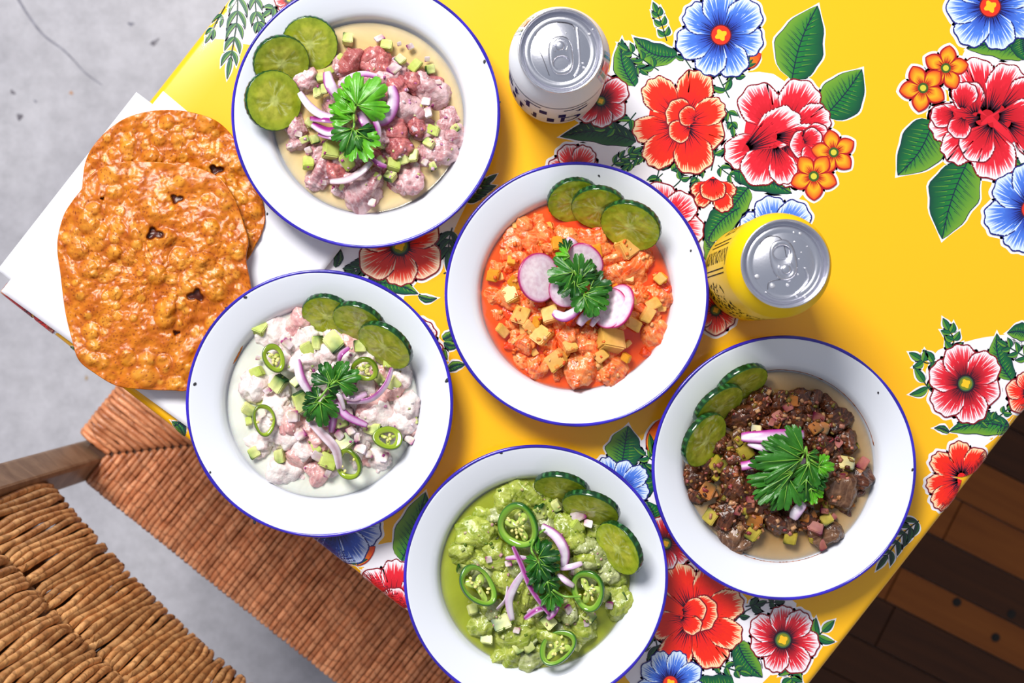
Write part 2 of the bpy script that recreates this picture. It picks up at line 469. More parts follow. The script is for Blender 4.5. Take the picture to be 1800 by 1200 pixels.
def leaf(bx, by, tx, ty, wd, lv=6, bend=0.12, serr=0.06, dark=False, small=False, ink=None, halo=5.0, label=None):
    own = ink is None
    if own: ink = Ink(); LVC[0] += 4; lv = LVC[0]
    dx, dy = tx - bx, ty - by; l = math.hypot(dx, dy); t = (dx / l, dy / l); nn = (-t[1], t[0])
    def pt(s, o):
        c = bend * l * math.sin(math.pi * s)
        return (bx + t[0] * l * s + nn[0] * (c + o), by + t[1] * l * s + nn[1] * (c + o))
    n = 9 if small else 16
    def side(sg, g):
        out = []
        for i in range(n + 1):
            s = i / n; wv = wd / 2 * (math.sin(math.pi * s ** 0.72) ** 0.8 if 0 < s < 1 else 0)
            wv *= (1 + serr * math.sin(s * 19)); out.append(pt(s, sg * (wv + g * (0.35 + 0.65 * math.sin(math.pi * s)))))
        return out
    Lf, Rt = side(1, 0), side(-1, 0)
    if halo > 0:
        A, B = side(1, halo), side(-1, halo); tipo = pt(1 + halo * 1.3 / l, 0); A[-1] = tipo; B[-1] = tipo
        for i in range(n):
            ground.tri([A[i], B[i], B[i + 1]], [WHITE] * 3, 2); ground.tri([A[i], B[i + 1], A[i + 1]], [WHITE] * 3, 2)
    g = 0.9 if small else 1.4
    A, B = side(1, g), side(-1, g)
    oc = (14, 40, 60) if not dark else BLK
    for i in range(n):
        ink.tri([A[i], B[i], B[i + 1]], [oc] * 3, lv); ink.tri([A[i], B[i + 1], A[i + 1]], [oc] * 3, lv)
    c1, c2, c3 = (DGREEN, GREEN, LIME) if not dark else ((10, 40, 34), (20, 66, 44), (40, 90, 40))
    M = [pt(i / n, 0) for i in range(n + 1)]
    for i in range(n):
        for (E, ca, cb) in ((Lf, c1, c2), (Rt, c3, c2)):
            ink.tri([M[i], E[i], E[i + 1]], [cb, ca, ca], lv + 1); ink.tri([M[i], E[i + 1], M[i + 1]], [cb, ca, cb], lv + 1)
    ink.line(M, 0.6 if small else 1.0, oc, lv + 3)
    if not small:
        nv2 = 14
        for i in range(1, nv2):
            s = i / nv2
            for E in (Lf, Rt):
                j = min(n, int(round((s + 0.14) * n))); e = E[j]; m0 = pt(s, 0)
                q = rp.uniform(.55, .9)
                ink.stroke(m0, (m0[0] + (e[0] - m0[0]) * q, m0[1] + (e[1] - m0[1]) * q), 0.9, 0.0, oc, lv + 2)
                m1 = pt(s + .03, 0); q = rp.uniform(.5, .95)
                ink.stroke((m1[0] + (e[0] - m1[0]) * .3, m1[1] + (e[1] - m1[1]) * .3), (m1[0] + (e[0] - m1[0]) * q, m1[1] + (e[1] - m1[1]) * q), 0.6, 0.0, LIME if E is Lf else c1, lv + 2)
    if own: ink.build('printed_leaf', label)
def sprig(pts, n=3, ll=22, lw=9, lv=4, dark=False, spread=0.75, tip=True, halo=4.0):
    ink = Ink(); pp = catmull(pts, 8); LVC[0] += 5; lv = LVC[0]
    ink.line(pp, 1.1, BLK if dark else (14, 60, 40), lv)
    for k in range(n):
        i = int((k + 0.6) / n * (len(pp) - 1)); i = min(i, len(pp) - 2)
        a = math.atan2(pp[i + 1][1] - pp[i][1], pp[i + 1][0] - pp[i][0])
        for sg in (-1, 1):
            b = a + sg * spread; l2 = ll * rp.uniform(.85, 1.1) * (1 - .25 * k / n)
            leaf(pp[i][0], pp[i][1], pp[i][0] + l2 * math.cos(b), pp[i][1] + l2 * math.sin(b), lw, lv + 1, 0.1 * sg, 0, dark, True, ink, halo)
    if tip:
        a = math.atan2(pp[-1][1] - pp[-2][1], pp[-1][0] - pp[-2][0])
        leaf(pp[-1][0], pp[-1][1], pp[-1][0] + ll * math.cos(a), pp[-1][1] + ll * math.sin(a), lw, lv + 1, 0, 0, dark, True, ink, halo)
    ink.build('printed_sprig')
def orangeflower(cx, cy, R, rot, lv=60):
    ink = Ink(); lv += 400
    for k in range(5):
        a = rot + 2 * math.pi * k / 5
        def out(g, hw=0.62):
            pts = []
            for i in range(13):
                t = -1 + i / 6; r = R * (0.62 + 0.38 * (1 - abs(t)) ** 0.7) + g
                pts.append((cx + r * math.cos(a + t * hw * (1 + g * .02)), cy + r * math.sin(a + t * hw * (1 + g * .02))))
            return pts
        o = out(5.5)
        for j in range(12): ground.tri([(cx, cy), o[j], o[j + 1]], [WHITE] * 3, 2)
        ink.rings((cx, cy), out(1.0), [.5, 1], [(170, 14, 20)] * 2, lv + 3 * k)
        ink.rings((cx, cy), out(-1.2, .56), [.3, .65, 1], [(214, 60, 16), (250, 176, 24), (222, 74, 20)], lv + 3 * k + 1)
        for q in range(5):
            b = a + (-.36 + .18 * q); ink.stroke((cx + R * .15 * math.cos(b), cy + R * .15 * math.sin(b)), (cx + R * rp.uniform(.4, .6) * math.cos(b), cy + R * rp.uniform(.4, .6) * math.sin(b)), .9, 0, (150, 20, 16), lv + 3 * k + 2)
    circ(ink, cx, cy, R * .22, (60, 90, 30), lv + 17); circ(ink, cx, cy, R * .13, (210, 200, 60), lv + 18)
    ink.build('printed_flower')
def bud(bx, by, tx, ty, wd, lv=8):
    ink = Ink(); lv += 400
    dx, dy = tx - bx, ty - by; l = math.hypot(dx, dy); t = (dx / l, dy / l); nn = (-t[1], t[0])
    def out(g):
        A = []; B = []
        for i in range(9):
            s = i / 8; w_ = wd / 2 * math.sin(math.pi * s ** .8) ** .8 + (g if 0 < s < 1 else 0)
            A.append((bx + t[0] * l * s + nn[0] * w_, by + t[1] * l * s + nn[1] * w_)); B.append((bx + t[0] * l * s - nn[0] * w_, by + t[1] * l * s - nn[1] * w_))
        return A, B
    for (g, c, ly, I) in ((5, WHITE, 2, ground), (1.2, (170, 20, 14), lv, ink), (-0.8, (248, 160, 24), lv + 1, ink)):
        A, B = out(g)
        for i in range(8):
            cc = c if I is ground or ly == lv else mixc((248, 170, 24), (224, 50, 16), i / 8)
            I.tri([A[i], B[i], B[i + 1]], [cc] * 3, ly); I.tri([A[i], B[i + 1], A[i + 1]], [cc] * 3, ly)
    for sg in (-1, 0, 1):
        leaf(bx, by, bx + t[0] * l * .55 + nn[0] * sg * wd * .4, by + t[1] * l * .55 + nn[1] * sg * wd * .4, wd * .3, lv + 3, 0, 0, False, True, ink, 0)
    ink.build('printed_bud')
def white(pts, layer=1): ground.poly(catmull(pts, 4, True), WHITE, layer)

# white grounds behind the bunches
white([(1092, 70), (1160, 100), (1200, 90), (1250, 130), (1360, 130), (1420, 200), (1450, 260), (1420, 330), (1400, 360), (1390, 440), (1260, 430), (1240, 470), (1180, 400), (1000, 300), (985, 262), (1050, 230), (1070, 130)])
white([(560, 420), (640, 400), (790, 380), (830, 335), (800, 400), (780, 450), (720, 500), (690, 540), (560, 500)])
white([(375, 60), (410, -10), (540, -10), (520, 30), (470, 60), (455, 80), (400, 70)])
white([(1640, 625), (1700, 600), (1750, 590), (1790, 590), (1840, 620), (1800, 700), (1760, 760), (1700, 790), (1660, 700)])
white([(1120, 790), (1145, 780), (1190, 900), (1190, 1000), (1300, 1060), (1400, 1060), (1330, 1210), (1130, 1210), (1100, 1150), (1150, 1000), (1120, 880)])
white([(590, 950), (640, 960), (720, 960), (730, 1080), (640, 1010)])
white([(1700, 80), (1830, 60), (1830, 330), (1760, 330), (1700, 200)])
# top centre bunch
sprig([(1105, 100), (1112, 112), (1125, 122)], 2, 18, 8); sprig([(1135, 270), (1120, 278), (1105, 290)], 3, 20, 7, spread=.5); sprig([(1165, 305), (1150, 320), (1146, 335)], 2, 24, 8, spread=.5)
sprig([(1262, 290), (1272, 300), (1290, 312)], 2, 20, 7); sprig([(1275, 190), (1284, 205), (1287, 222)], 2, 20, 8, spread=.6); sprig([(1232, 290), (1228, 305), (1222, 318)], 2, 18, 7, spread=.5)
leaf(1392, 140, 1437, 10, 84, 6, -0.05, 0.05); leaf(1450, 204, 1515, 122, 74, 6, 0.03, 0.03)
leaf(1190, 100, 1114, 66, 40, 6, -0.15); leaf(1116, 152, 1093, 68, 34, 6, -0.12); leaf(1118, 248, 985, 240, 42, 6, 0.1, dark=True)
leaf(1290, 300, 1392, 340, 46, 6, -0.05); leaf(1315, 330, 1270, 400, 44, 6, .05); leaf(1300, 365, 1240, 432, 46, 6, 0.1); leaf(1180, 300, 1215, 262, 20, 6)
leaf(1255, 470, 1238, 420, 30, 6)
sprig([(1172, 72), (1164, 45), (1155, 22)], 3, 20, 9, spread=.6); sprig([(1158, 124), (1130, 105), (1104, 88)], 3, 22, 9); sprig([(1118, 198), (1095, 222), (1065, 226)], 2, 22, 10)
sprig([(1282, 172), (1268, 145), (1258, 122)], 2, 26, 10); sprig([(1215, 120), (1205, 105), (1198, 92)], 1, 20, 8); sprig([(1250, 300), (1256, 275), (1262, 255)], 1, 22, 9)
sprig([(1075, 292), (1090, 280), (1112, 268)], 3, 20, 7, spread=.5, dark=False); sprig([(1150, 330), (1158, 300), (1162, 280)], 1, 30, 8); sprig([(1180, 332), (1195, 318), (1205, 300)], 1, 18, 8)
sprig([(1270, 150), (1290, 135), (1300, 125)], 1, 22, 9)
poppy(1267, 62, 80, 0.2, 7, 20, 'blue', .21); bud(1306, 118, 1338, 94, 22)
poppy(1056, 178, 50, 0.5, 6, 20, 'pink', .16); poppy(1010, 300, 46, 0.1, 6, 20, 'red', .2)
rose(1195, 212, [(8, 0, -72, 90, .52), (0, 0, -128, 88, .5), (6, 10, 15, 72, .62), (6, 6, -25, 78, .45), (0, 8, 172, 82, .42), (0, 12, 130, 84, .5), (10, 10, 75, 84, .62), (25, -6, -170, 50, .9), (18, 8, 150, 40, .8), (30, -2, 200, 32, .9)], 20, 'red', 'bright scarlet printed rose')
rose(1365, 232, [(0, 0, -122, 92, .6), (10, 0, -62, 98, .55), (0, 10, 158, 96, .45), (0, 5, 118, 96, .5), (10, 10, 75, 88, .45), (20, 0, 40, 80, .45), (20, 0, -25, 78, .55), (-62, 34, -32, 118, .42), (-10, 8, 2, 88, .4), (-5, 20, 70, 74, .5), (20, 22, 30, 62, .6), (72, 20, 175, 48, .8), (40, 2, 10, 50, .7), (66, 12, 95, 44, .7), (44, 18, -20, 36, .8)], 20, 'pink', 'crimson printed rose with white petal edges')
orangeflower(1465, 268, 40, -.5, 80); orangeflower(1430, 310, 42, 0.3, 80)
rose(1253, 318, [(0, 0, 150, 42, .4), (0, 0, 30, 44, .4), (0, 10, 130, 42, .45), (2, 10, 60, 48, .5), (0, -8, 90, 42, .85)], 20, 'red', 'small scarlet printed tulip')
poppy(1168, 392, 70, .3, 6, 20, 'pink', .2); poppy(1362, 420, 74, 0.1, 7, 12, 'blue', .2)
poppy(1258, 545, 42, .6, 6, 12, 'orange', .2)
# right bunch
leaf(1640, 212, 1578, 308, 78, 6, -.08, .03); leaf(1700, 285, 1656, 420, 86, 6, .04, .06); leaf(1805, 95, 1700, 86, 48, 6, .12); leaf(1800, 60, 1810, 110, 40, 6)
poppy(1740, 12, 80, .4, 7, 20, 'blue', .22); poppy(1812, 368, 82, .2, 7, 20, 'blue', .2)
rose(1735, 205, [(0, 0, -105, 104, .45), (0, 0, -60, 100, .5), (0, 0, 170, 102, .5), (-10, 5, 130, 92, .5), (0, 10, 80, 100, .6), (20, -10, -20, 92, .7), (10, 0, 5, 92, .6), (30, 10, 30, 92, .5), (10, 10, 125, 78, .6), (-20, 0, -110, 62, .7), (-45, -10, -80, 50, .7), (-55, -5, 170, 44, .7), (-40, 0, 115, 40, .8)], 20, 'pink', 'crimson printed rose at the right of the cloth')
orangeflower(1662, 120, 40, -1.4, 80); orangeflower(1622, 155, 42, 0.5, 80); bud(1795, 300, 1762, 330, 26); sprig([(1830, 280), (1805, 285), (1785, 292)], 2, 24, 9)
# lower right bunch
leaf(1778, 668, 1752, 586, 38, 6, -.12); leaf(1812, 590, 1770, 585, 30, 6); leaf(1778, 752, 1668, 758, 40, 6, .1); leaf(1668, 760, 1642, 752, 10, 6)
sprig([(1674, 622), (1676, 598), (1668, 580)], 3, 24, 11, spread=.8); sprig([(1650, 634), (1630, 638), (1618, 632)], 2, 24, 12, spread=1.1); sprig([(1640, 690), (1632, 682), (1625, 672)], 1, 32, 13, spread=1.3, tip=True)
sprig([(1810, 632), (1790, 620), (1770, 608)], 3, 22, 9); sprig([(1715, 742), (1745, 738), (1770, 720)], 3, 18, 8); 
poppy(1697, 674, 66, .35, 6, 20, 'pink', .2, 'crimson printed poppy with a yellow eye'); poppy(1808, 690, 40, .2, 6, 20, 'orange', .2)
rose(1690, 838, [(0, 0, -145, 62, .45), (0, 0, -95, 62, .45), (0, 0, -50, 60, .5), (0, 5, 170, 62, .4), (0, 5, 135, 66, .45)], 20, 'red', 'half scarlet poppy print cut by the table edge')
sprig([(1615, 915), (1590, 935), (1560, 975)], 5, 34, 8, dark=True, spread=.6)
# bottom bunch
leaf(1092, 822, 1104, 748, 62, 6, 0, .08); leaf(1120, 880, 1128, 812, 40, 6); leaf(1150, 940, 1136, 880, 44, 6)
poppy(1085, 862, 60, .1, 9, 20, 'blue', .2); bud(1148, 800, 1162, 735, 36); sprig([(1160, 830), (1150, 812), (1135, 800)], 2, 28, 8); sprig([(1165, 850), (1150, 845), (1140, 835)], 1, 22, 7)
poppy(1170, 955, 46, .5, 6, 20, 'pink', .2)
rose(1215, 1078, [(0, 0, -110, 92, .5), (5, 0, -60, 92, .5), (5, 0, -15, 88, .45), (0, 8, 165, 74, .5), (0, 10, 115, 96, .45), (5, 10, 62, 92, .5), (8, 10, 25, 86, .45), (-16, -8, 12, 62, .8), (-20, -2, -10, 46, .7), (-20, 5, 35, 42, .6)], 20, 'red', 'scarlet printed rose below the brown ceviche plate')
poppy(1376, 1124, 62, .15, 7, 20, 'pink', .22, 'crimson printed poppy near the lower table edge')
leaf(1296, 1128, 1340, 1190, 42, 6, .08); leaf(1290, 1200, 1222, 1190, 46, 6, -.2); sprig([(1250, 1162), (1275, 1172), (1300, 1180)], 3, 22, 9); sprig([(1292, 1090), (1310, 1074), (1330, 1064)], 2, 20, 9, dark=True)
sprig([(1310, 1066), (1340, 1060), (1362, 1058)], 2, 18, 8, dark=True); sprig([(1425, 1122), (1436, 1118), (1445, 1110)], 1, 30, 13, spread=1.0); sprig([(1392, 1172), (1390, 1185), (1392, 1196)], 2, 26, 12, spread=1.0)
poppy(1178, 1200, 62, .2, 9, 20, 'blue', .2); sprig([(1150, 1110), (1155, 1135), (1160, 1160)], 3, 34, 8, dark=True)
leaf(1200, 1178, 1214, 1196, 14, 6)
# between the plates
poppy(703, 432, 74, .5, 6, 20, 'orange', .2, 'scarlet printed poppy between two plates'); leaf(640, 500, 735, 516, 34, 6, -.1); leaf(735, 520, 768, 524, 10, 6); leaf(590, 470, 592, 430, 14, 6, dark=True)
sprig([(660, 462), (640, 468), (620, 476)], 4, 30, 8, dark=True, spread=.5); sprig([(672, 462), (668, 478), (662, 488)], 2, 26, 7, dark=True, spread=.4)
sprig([(795, 400), (790, 420), (788, 440)], 3, 36, 9, dark=True, spread=.5, halo=3); sprig([(810, 350), (830, 338), (848, 325)], 4, 32, 9, dark=True, spread=.6, halo=3)
poppy(718, 612, 60, .2, 6, 20, 'pink', .2); leaf(778, 596, 800, 580, 16, 6); leaf(780, 602, 808, 606, 14, 6); leaf(776, 612, 786, 632, 14, 6); leaf(786, 650, 818, 640, 14, 6, -.1)
sprig([(560, 480), (567, 465), (575, 452)], 1, 14, 6)
# lower left
poppy(588, 916, 92, .25, 8, 20, 'dkblue', .2); bud(618, 990, 660, 960, 26); leaf(706, 985, 748, 865, 62, 6, .03, .05, dark=False); 
rose(690, 1062, [(0, 0, -130, 74, .5), (0, 0, -85, 78, .45), (0, 0, 170, 70, .5), (10, 10, -50, 76, .5), (10, 20, -110, 50, .9)], 20, 'pink', 'crimson rose print cut by the lower left table edge')
# top left ferns and odds along the edge
sprig([(418, -10), (416, 40), (406, 100)], 5, 40, 7, spread=.45); sprig([(448, -15), (450, 20), (455, 45)], 3, 28, 7, spread=.45); sprig([(395, 10), (380, 40), (372, 55)], 2, 24, 6, spread=.4)
sprig([(520, -5), (490, 8), (476, 18)], 2, 20, 8); poppy(508, 0, 24, 0, 6, 20, 'red', .2)
leaf(322, 768, 302, 740, 18, 6, .15); rose(60, 545, [(0, 0, -150, 70, .5), (0, 0, 160, 70, .5), (0, 0, 60, 50, .6), (0, 0, 20, 60, .5)], 12, 'red'); leaf(120, 610, 165, 650, 24, 6)
gr = ground.build('printed_ground', 'white ink showing between the printed flowers')
#PART2
# ------------------------------------------------------------------ paper sheets
paper_m = mat('white_paper', (240, 240, 246), 0.6, 0.3, color2=(226, 226, 236), nscale=8, bump=0.25, bscale=30)
def sheet(corners, z, label, seed):
    (a, b, c, d) = corners; n = 40; v = []; f = []
    for i in range(n + 1):
        for j in range(n + 1):
            s, t = i / n, j / n
            x = (a[0] * (1 - s) + b[0] * s) * (1 - t) + (d[0] * (1 - s) + c[0] * s) * t
            y = (a[1] * (1 - s) + b[1] * s) * (1 - t) + (d[1] * (1 - s) + c[1] * s) * t
            p = P(x, y, z); u, w_ = uv_of(p.xy); out = max(0.0, -u, -w_)
            hz = z + 0.0007 * mnoise.noise(Vector((s * 4 + seed, t * 4, 0))) - 0.25 * out + 0.0012 * mnoise.noise(Vector((s * 9, t * 9, seed))) * (1 if out > 0 else .25)
            v.append(P(x, y, hz))
    for i in range(n):
        for j in range(n):
            k = i * (n + 1) + j; f.append((k, k + n + 1, k + n + 2, k + 1))
    o = obj('paper_sheet', newmesh('paper_sheet', [q - Vector((0, 0, TABLE_Z)) for q in v], f), paper_m, None, (0, 0, TABLE_Z))
    md = o.modifiers.new('thick', 'SOLIDIFY'); md.thickness = 0.0003
    tag(o, label, 'paper', 'white paper sheets under the tostadas')
sheet([(240, 162), (575, 412), (338, 752), (-4, 474)], 0.0022, 'lower white paper sheet jutting past the table corner under the tostadas', 3.0)
sheet([(287, 160), (606, 428), (346, 762), (2, 512)], 0.0044, 'upper white paper sheet lying under the tostadas and two plate rims', 8.0)

# ------------------------------------------------------------------ tostadas
tost_m = mat('fried_tortilla', attr=True, rough=0.36, spec=0.5, color2=(236, 206, 160), nscale=160, lo=0.45, hi=0.75, bump=0.22, bscale=420, detail=6)
def tostada(outline, center, z, seed, label, holes, tiltfun):
    r = random.Random(seed)
    sc = S(z)
    out = catmull(outline, 18, True); n = len(out); rings = 110
    # blisters in photo pixels
    bl = []
    for k in range(170):
        a = r.uniform(0, 6.283); q = math.sqrt(r.random()) * 0.95
        o = out[int(a / 6.2832 * n) % n]
        R = r.choice([5, 6, 7, 8, 9, 12, 14, 18]) * r.uniform(.8, 1.2)
        bl.append((center[0] + (o[0] - center[0]) * q, center[1] + (o[1] - center[1]) * q, R, R * r.uniform(.16, .34)))
    B = np.array(bl)
    V = []; Cc = []
    for i in range(rings + 1):
        q = i / rings
        for k in range(n):
            V.append((center[0] + (out[k][0] - center[0]) * q, center[1] + (out[k][1] - center[1]) * q))
    A = np.array(V)
    H = np.zeros(len(A)); pale = np.zeros(len(A)); rim_ = np.zeros(len(A))
    for (bx, by, R, h) in bl:
        d = np.hypot(A[:, 0] - bx, A[:, 1] - by) / R
        w_ = np.clip(1 - d ** 2, 0, 1)
        H = np.maximum(H, h * np.sqrt(w_) * 0.95) if R < 13 else H + h * 1.1 * w_ ** 0.8
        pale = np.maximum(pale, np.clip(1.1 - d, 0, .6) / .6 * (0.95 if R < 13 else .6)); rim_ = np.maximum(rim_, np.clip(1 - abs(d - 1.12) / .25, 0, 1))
    dark = np.zeros(len(A))
    for (hx, hy, R) in holes:
        ph = np.arctan2(A[:, 1] - hy, A[:, 0] - hx)
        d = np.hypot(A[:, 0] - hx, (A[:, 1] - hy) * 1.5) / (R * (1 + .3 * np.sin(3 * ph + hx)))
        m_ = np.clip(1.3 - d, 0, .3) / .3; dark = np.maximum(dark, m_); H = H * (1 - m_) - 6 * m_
    verts = []; cols = []
    for idx, (x, y) in enumerate(A):
        nz = mnoise.fractal(Vector((x / 55 + seed, y / 55, 0)), 1, 2, 4) * 8 + mnoise.fractal(Vector((x / 12 + seed, y / 12, 3)), 1, 2, 3) * 1.3
        h = z + tiltfun(x, y) + (H[idx] + nz) * sc
        verts.append(P(x, y, h))
        t = 0.5 + 0.5 * mnoise.fractal(Vector((x / 30, y / 30, seed + 5)), 1, 2, 4)
        c = mixc((184, 92, 4), (216, 132, 20), min(1, max(0, t * 1.3 - .15)))
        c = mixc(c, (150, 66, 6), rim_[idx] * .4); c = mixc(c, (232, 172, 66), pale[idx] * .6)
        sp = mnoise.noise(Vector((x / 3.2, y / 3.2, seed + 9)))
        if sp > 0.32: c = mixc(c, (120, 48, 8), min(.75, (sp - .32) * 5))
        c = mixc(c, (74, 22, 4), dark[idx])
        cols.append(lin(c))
    F_ = []
    for i in range(rings):
        for k in range(n):
            a = i * n + k; b = i * n + (k + 1) % n
            F_.append((a, a + n, b + n, b) if i else (a, a + n, b + n))
    base = len(verts)
    for k in range(n):
        p = verts[rings * n + k]; o = out[k]; verts.append(p + Vector((0, 0, -0.0022))); cols.append(lin((190, 96, 22)))
    for k in range(n):
        a = rings * n + k; b = rings * n + (k + 1) % n; F_.append((a, base + k, base + (k + 1) % n, b))
    loc = P(center[0], center[1], z)
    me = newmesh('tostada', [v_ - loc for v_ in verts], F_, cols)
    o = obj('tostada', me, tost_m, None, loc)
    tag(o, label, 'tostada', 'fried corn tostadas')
# the right-hand one dips towards the plate rims so that they can sit over it
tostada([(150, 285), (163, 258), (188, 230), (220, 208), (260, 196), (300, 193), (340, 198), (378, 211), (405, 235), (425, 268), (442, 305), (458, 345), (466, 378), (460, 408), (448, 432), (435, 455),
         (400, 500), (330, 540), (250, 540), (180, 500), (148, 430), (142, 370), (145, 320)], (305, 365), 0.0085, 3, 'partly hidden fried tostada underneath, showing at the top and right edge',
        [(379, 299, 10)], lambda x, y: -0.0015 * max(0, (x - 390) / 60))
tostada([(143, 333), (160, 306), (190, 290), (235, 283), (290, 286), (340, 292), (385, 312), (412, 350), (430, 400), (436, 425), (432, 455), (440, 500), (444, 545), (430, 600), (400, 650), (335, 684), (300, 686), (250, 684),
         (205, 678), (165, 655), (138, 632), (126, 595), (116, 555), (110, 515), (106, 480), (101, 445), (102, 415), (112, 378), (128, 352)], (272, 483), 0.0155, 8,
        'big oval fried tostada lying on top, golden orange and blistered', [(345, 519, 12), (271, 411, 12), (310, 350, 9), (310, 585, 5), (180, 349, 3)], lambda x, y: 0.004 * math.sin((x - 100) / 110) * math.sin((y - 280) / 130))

# ------------------------------------------------------------------ enamel plates
enamel_m = mat('white_enamel', (224, 228, 238), 0.1, 0.5, coat=0.5, bump=0.02, bscale=30)
blue_m = mat('blue_enamel_edge', (38, 24, 150), 0.15, 0.5, coat=0.4, color2=(52, 34, 190), nscale=30)
chip_m = mat('chipped_enamel', (22, 22, 34), 0.6)
RP = 0.0899
PROF = [(0.0001, 0.0030), (0.03, 0.0030), (0.048, 0.0030), (0.0580, 0.0036), (0.0625, 0.0055), (0.0652, 0.0090), (0.0668, 0.0130), (0.0680, 0.0165), (0.0692, 0.0182), (0.0708, 0.0196),
        (0.0742, 0.0214), (0.080, 0.0240), (0.085, 0.0260), (0.0880, 0.0271), (0.0893, 0.0275), (0.0900, 0.0270), (0.0899, 0.0262), (0.0888, 0.0257), (0.080, 0.0226), (0.070, 0.0185),
        (0.0690, 0.0160), (0.0665, 0.0100), (0.0625, 0.0040), (0.0580, 0.0014), (0.048, 0.0008), (0.0001, 0.0008)]
def plate(cx, cy, label, chips, rs=1.0, lift=0.0):
    c = P(cx, cy, 0.027); root = empty('enamel_plate', (c.x, c.y, TABLE_Z + lift))
    tag(root, label, 'plate', 'blue-rimmed white enamel plates')
    pr = [(r * rs, z) for r, z in PROF]
    v, f = lathe(pr, 128); f = [q[::-1] for q in f]
    obj('dish', newmesh('dish', v, f), enamel_m, root)
    pts = [Vector((RP * rs * math.cos(a), RP * rs * math.sin(a), 0.0268)) for a in [2 * math.pi * k / 160 for k in range(160)]]
    rr = [0.0012 + 0.0004 * mnoise.noise(Vector((k * .12, cx, 0))) for k in range(160)]
    v, f = sweep(pts, rr, 8, True)
    obj('blue_rim', newmesh('rim', v, f), blue_m, root)
    for (x, y, s) in chips:
        a = math.atan2(-(y - cy), x - cx); d = math.hypot(x - cx, y - cy) * S(.027)
        hz = np.interp(d, [p[0] for p in pr[6:14]], [p[1] for p in pr[6:14]])
        bm = bmesh.new(); bmesh.ops.create_icosphere(bm, subdivisions=1, radius=s * 0.0004)
        for q in bm.verts: q.co.z *= .25; q.co.x *= 1.5 + .4 * math.sin(q.co.y * 9000)
        me = bpy.data.meshes.new('chip'); bm.to_mesh(me); bm.free()
        o = obj('enamel_chip', me, chip_m, root, (d * math.cos(a), d * math.sin(a), hz + .0001)); o.rotation_euler = (0, 0, a + .7)
    return root, c
PL = {}
PL[1] = plate(643, 200, 'white enamel plate holding the pink tuna ceviche, at the top', [(470, 376, 2), (852, 108, 3), (878, 180, 2)], 1.017)
PL[2] = plate(1014, 517, 'white enamel plate in the middle holding the orange-red shrimp cocktail', [(1053, 308, 2), (1215, 440, 2), (782, 480, 2)])
PL[3] = plate(562, 709, 'white enamel plate holding the white fish ceviche, beside the tostadas', [(431, 522, 3), (342, 675, 3), (398, 541, 2), (787, 668, 4), (370, 830, 2), (448, 917, 3)], 1.01, 0.0008)
PL[4] = plate(942, 1014, 'white enamel plate holding the green aguachile, at the bottom edge', [(880, 795, 3), (1172, 1010, 2)])
PL[5] = plate(1378, 822, 'white enamel plate at the right holding the dark brown ceviche', [(1605, 825, 3), (1545, 690, 2)])
ZL = 0.0128       # level of the broth in the plates

# ------------------------------------------------------------------ broths
def broth(k, col_in, col_edge, label, R=0.0665, spec=0.5):
    root, c = PL[k]
    m = bpy.data.materials.new('broth'); m.use_nodes = True
    nt = m.node_tree; N = nt.nodes; K = nt.links; b = N['Principled BSDF']
    b.inputs['Roughness'].default_value = 0.04; b.inputs['Coat Weight'].default_value = .3
    a = N.new('ShaderNodeAttribute'); a.attribute_name = 'Col'
    n = N.new('ShaderNodeTexNoise'); n.inputs['Scale'].default_value = 45; n.inputs['Detail'].default_value = 5; n.inputs['Distortion'].default_value = 1
    tc = N.new('ShaderNodeTexCoord'); K.new(tc.outputs['Object'], n.inputs['Vector'])
    mr = N.new('ShaderNodeMapRange'); mr.inputs[1].default_value = .3; mr.inputs[2].default_value = .7; mr.inputs[3].default_value = .86; mr.inputs[4].default_value = 1.08
    K.new(n.outputs['Fac'], mr.inputs[0])
    mx = N.new('ShaderNodeMix'); mx.data_type = 'RGBA'; mx.blend_type = 'MULTIPLY'; mx.inputs['Factor'].default_value = 1
    K.new(a.outputs['Color'], mx.inputs['A']); K.new(mr.outputs[0], mx.inputs['B']); K.new(mx.outputs['Result'], b.inputs['Base Color'])
    b.inputs['Subsurface Weight'].default_value = .15; b.inputs['Subsurface Scale'].default_value = .004
    tr = N.new('ShaderNodeBsdfTransparent'); ms = N.new('ShaderNodeMixShader'); o_ = N['Material Output']
    K.new(a.outputs['Alpha'], ms.inputs[0]); K.new(tr.outputs[0], ms.inputs[1]); K.new(b.outputs[0], ms.inputs[2]); K.new(ms.outputs[0], o_.inputs[0])
    fr = [0, .3, .6, .8, .9, .95, .98, 1.0]; al = [1, 1, 1, 1, .95, .85, .65, .25]
    v = []; cols = []; f = []; n_ = 96
    for i, q in enumerate(fr):
        for j in range(n_):
            an = 2 * math.pi * j / n_; rr = R * q * (1 + (.006 * math.sin(3 * an + k) if q == 1 else 0))
            rr = min(rr, R * 1.004)
            v.append((rr * math.cos(an), rr * math.sin(an), ZL + (0.0003 if q == 1 else 0)))
            t = max(0, (q - .7) / .3) ** 1.5; cols.append(tuple(lin(mixc(col_in, col_edge, t))) + (al[i],))
    for i in range(len(fr) - 1):
        for j in range(n_):
            a_ = i * n_ + j; b_ = i * n_ + (j + 1) % n_; f.append((a_, a_ + n_, b_ + n_, b_) if i else (a_, a_ + n_, b_ + n_))
    o = obj('broth', newmesh('broth', v, f, cols), m, None, root.location.copy())
    tag(o, label, 'broth', None, 'stuff')
broth(1, (214, 184, 122), (226, 206, 164), 'cloudy beige lime broth in the tuna ceviche plate')
broth(2, (238, 66, 8), (240, 96, 30), 'bright orange-red tomato broth in the middle plate')
broth(3, (222, 224, 206), (228, 230, 222), 'milky white broth in the white fish ceviche plate')
broth(4, (138, 148, 22), (168, 178, 52), 'olive green chile broth in the aguachile plate')
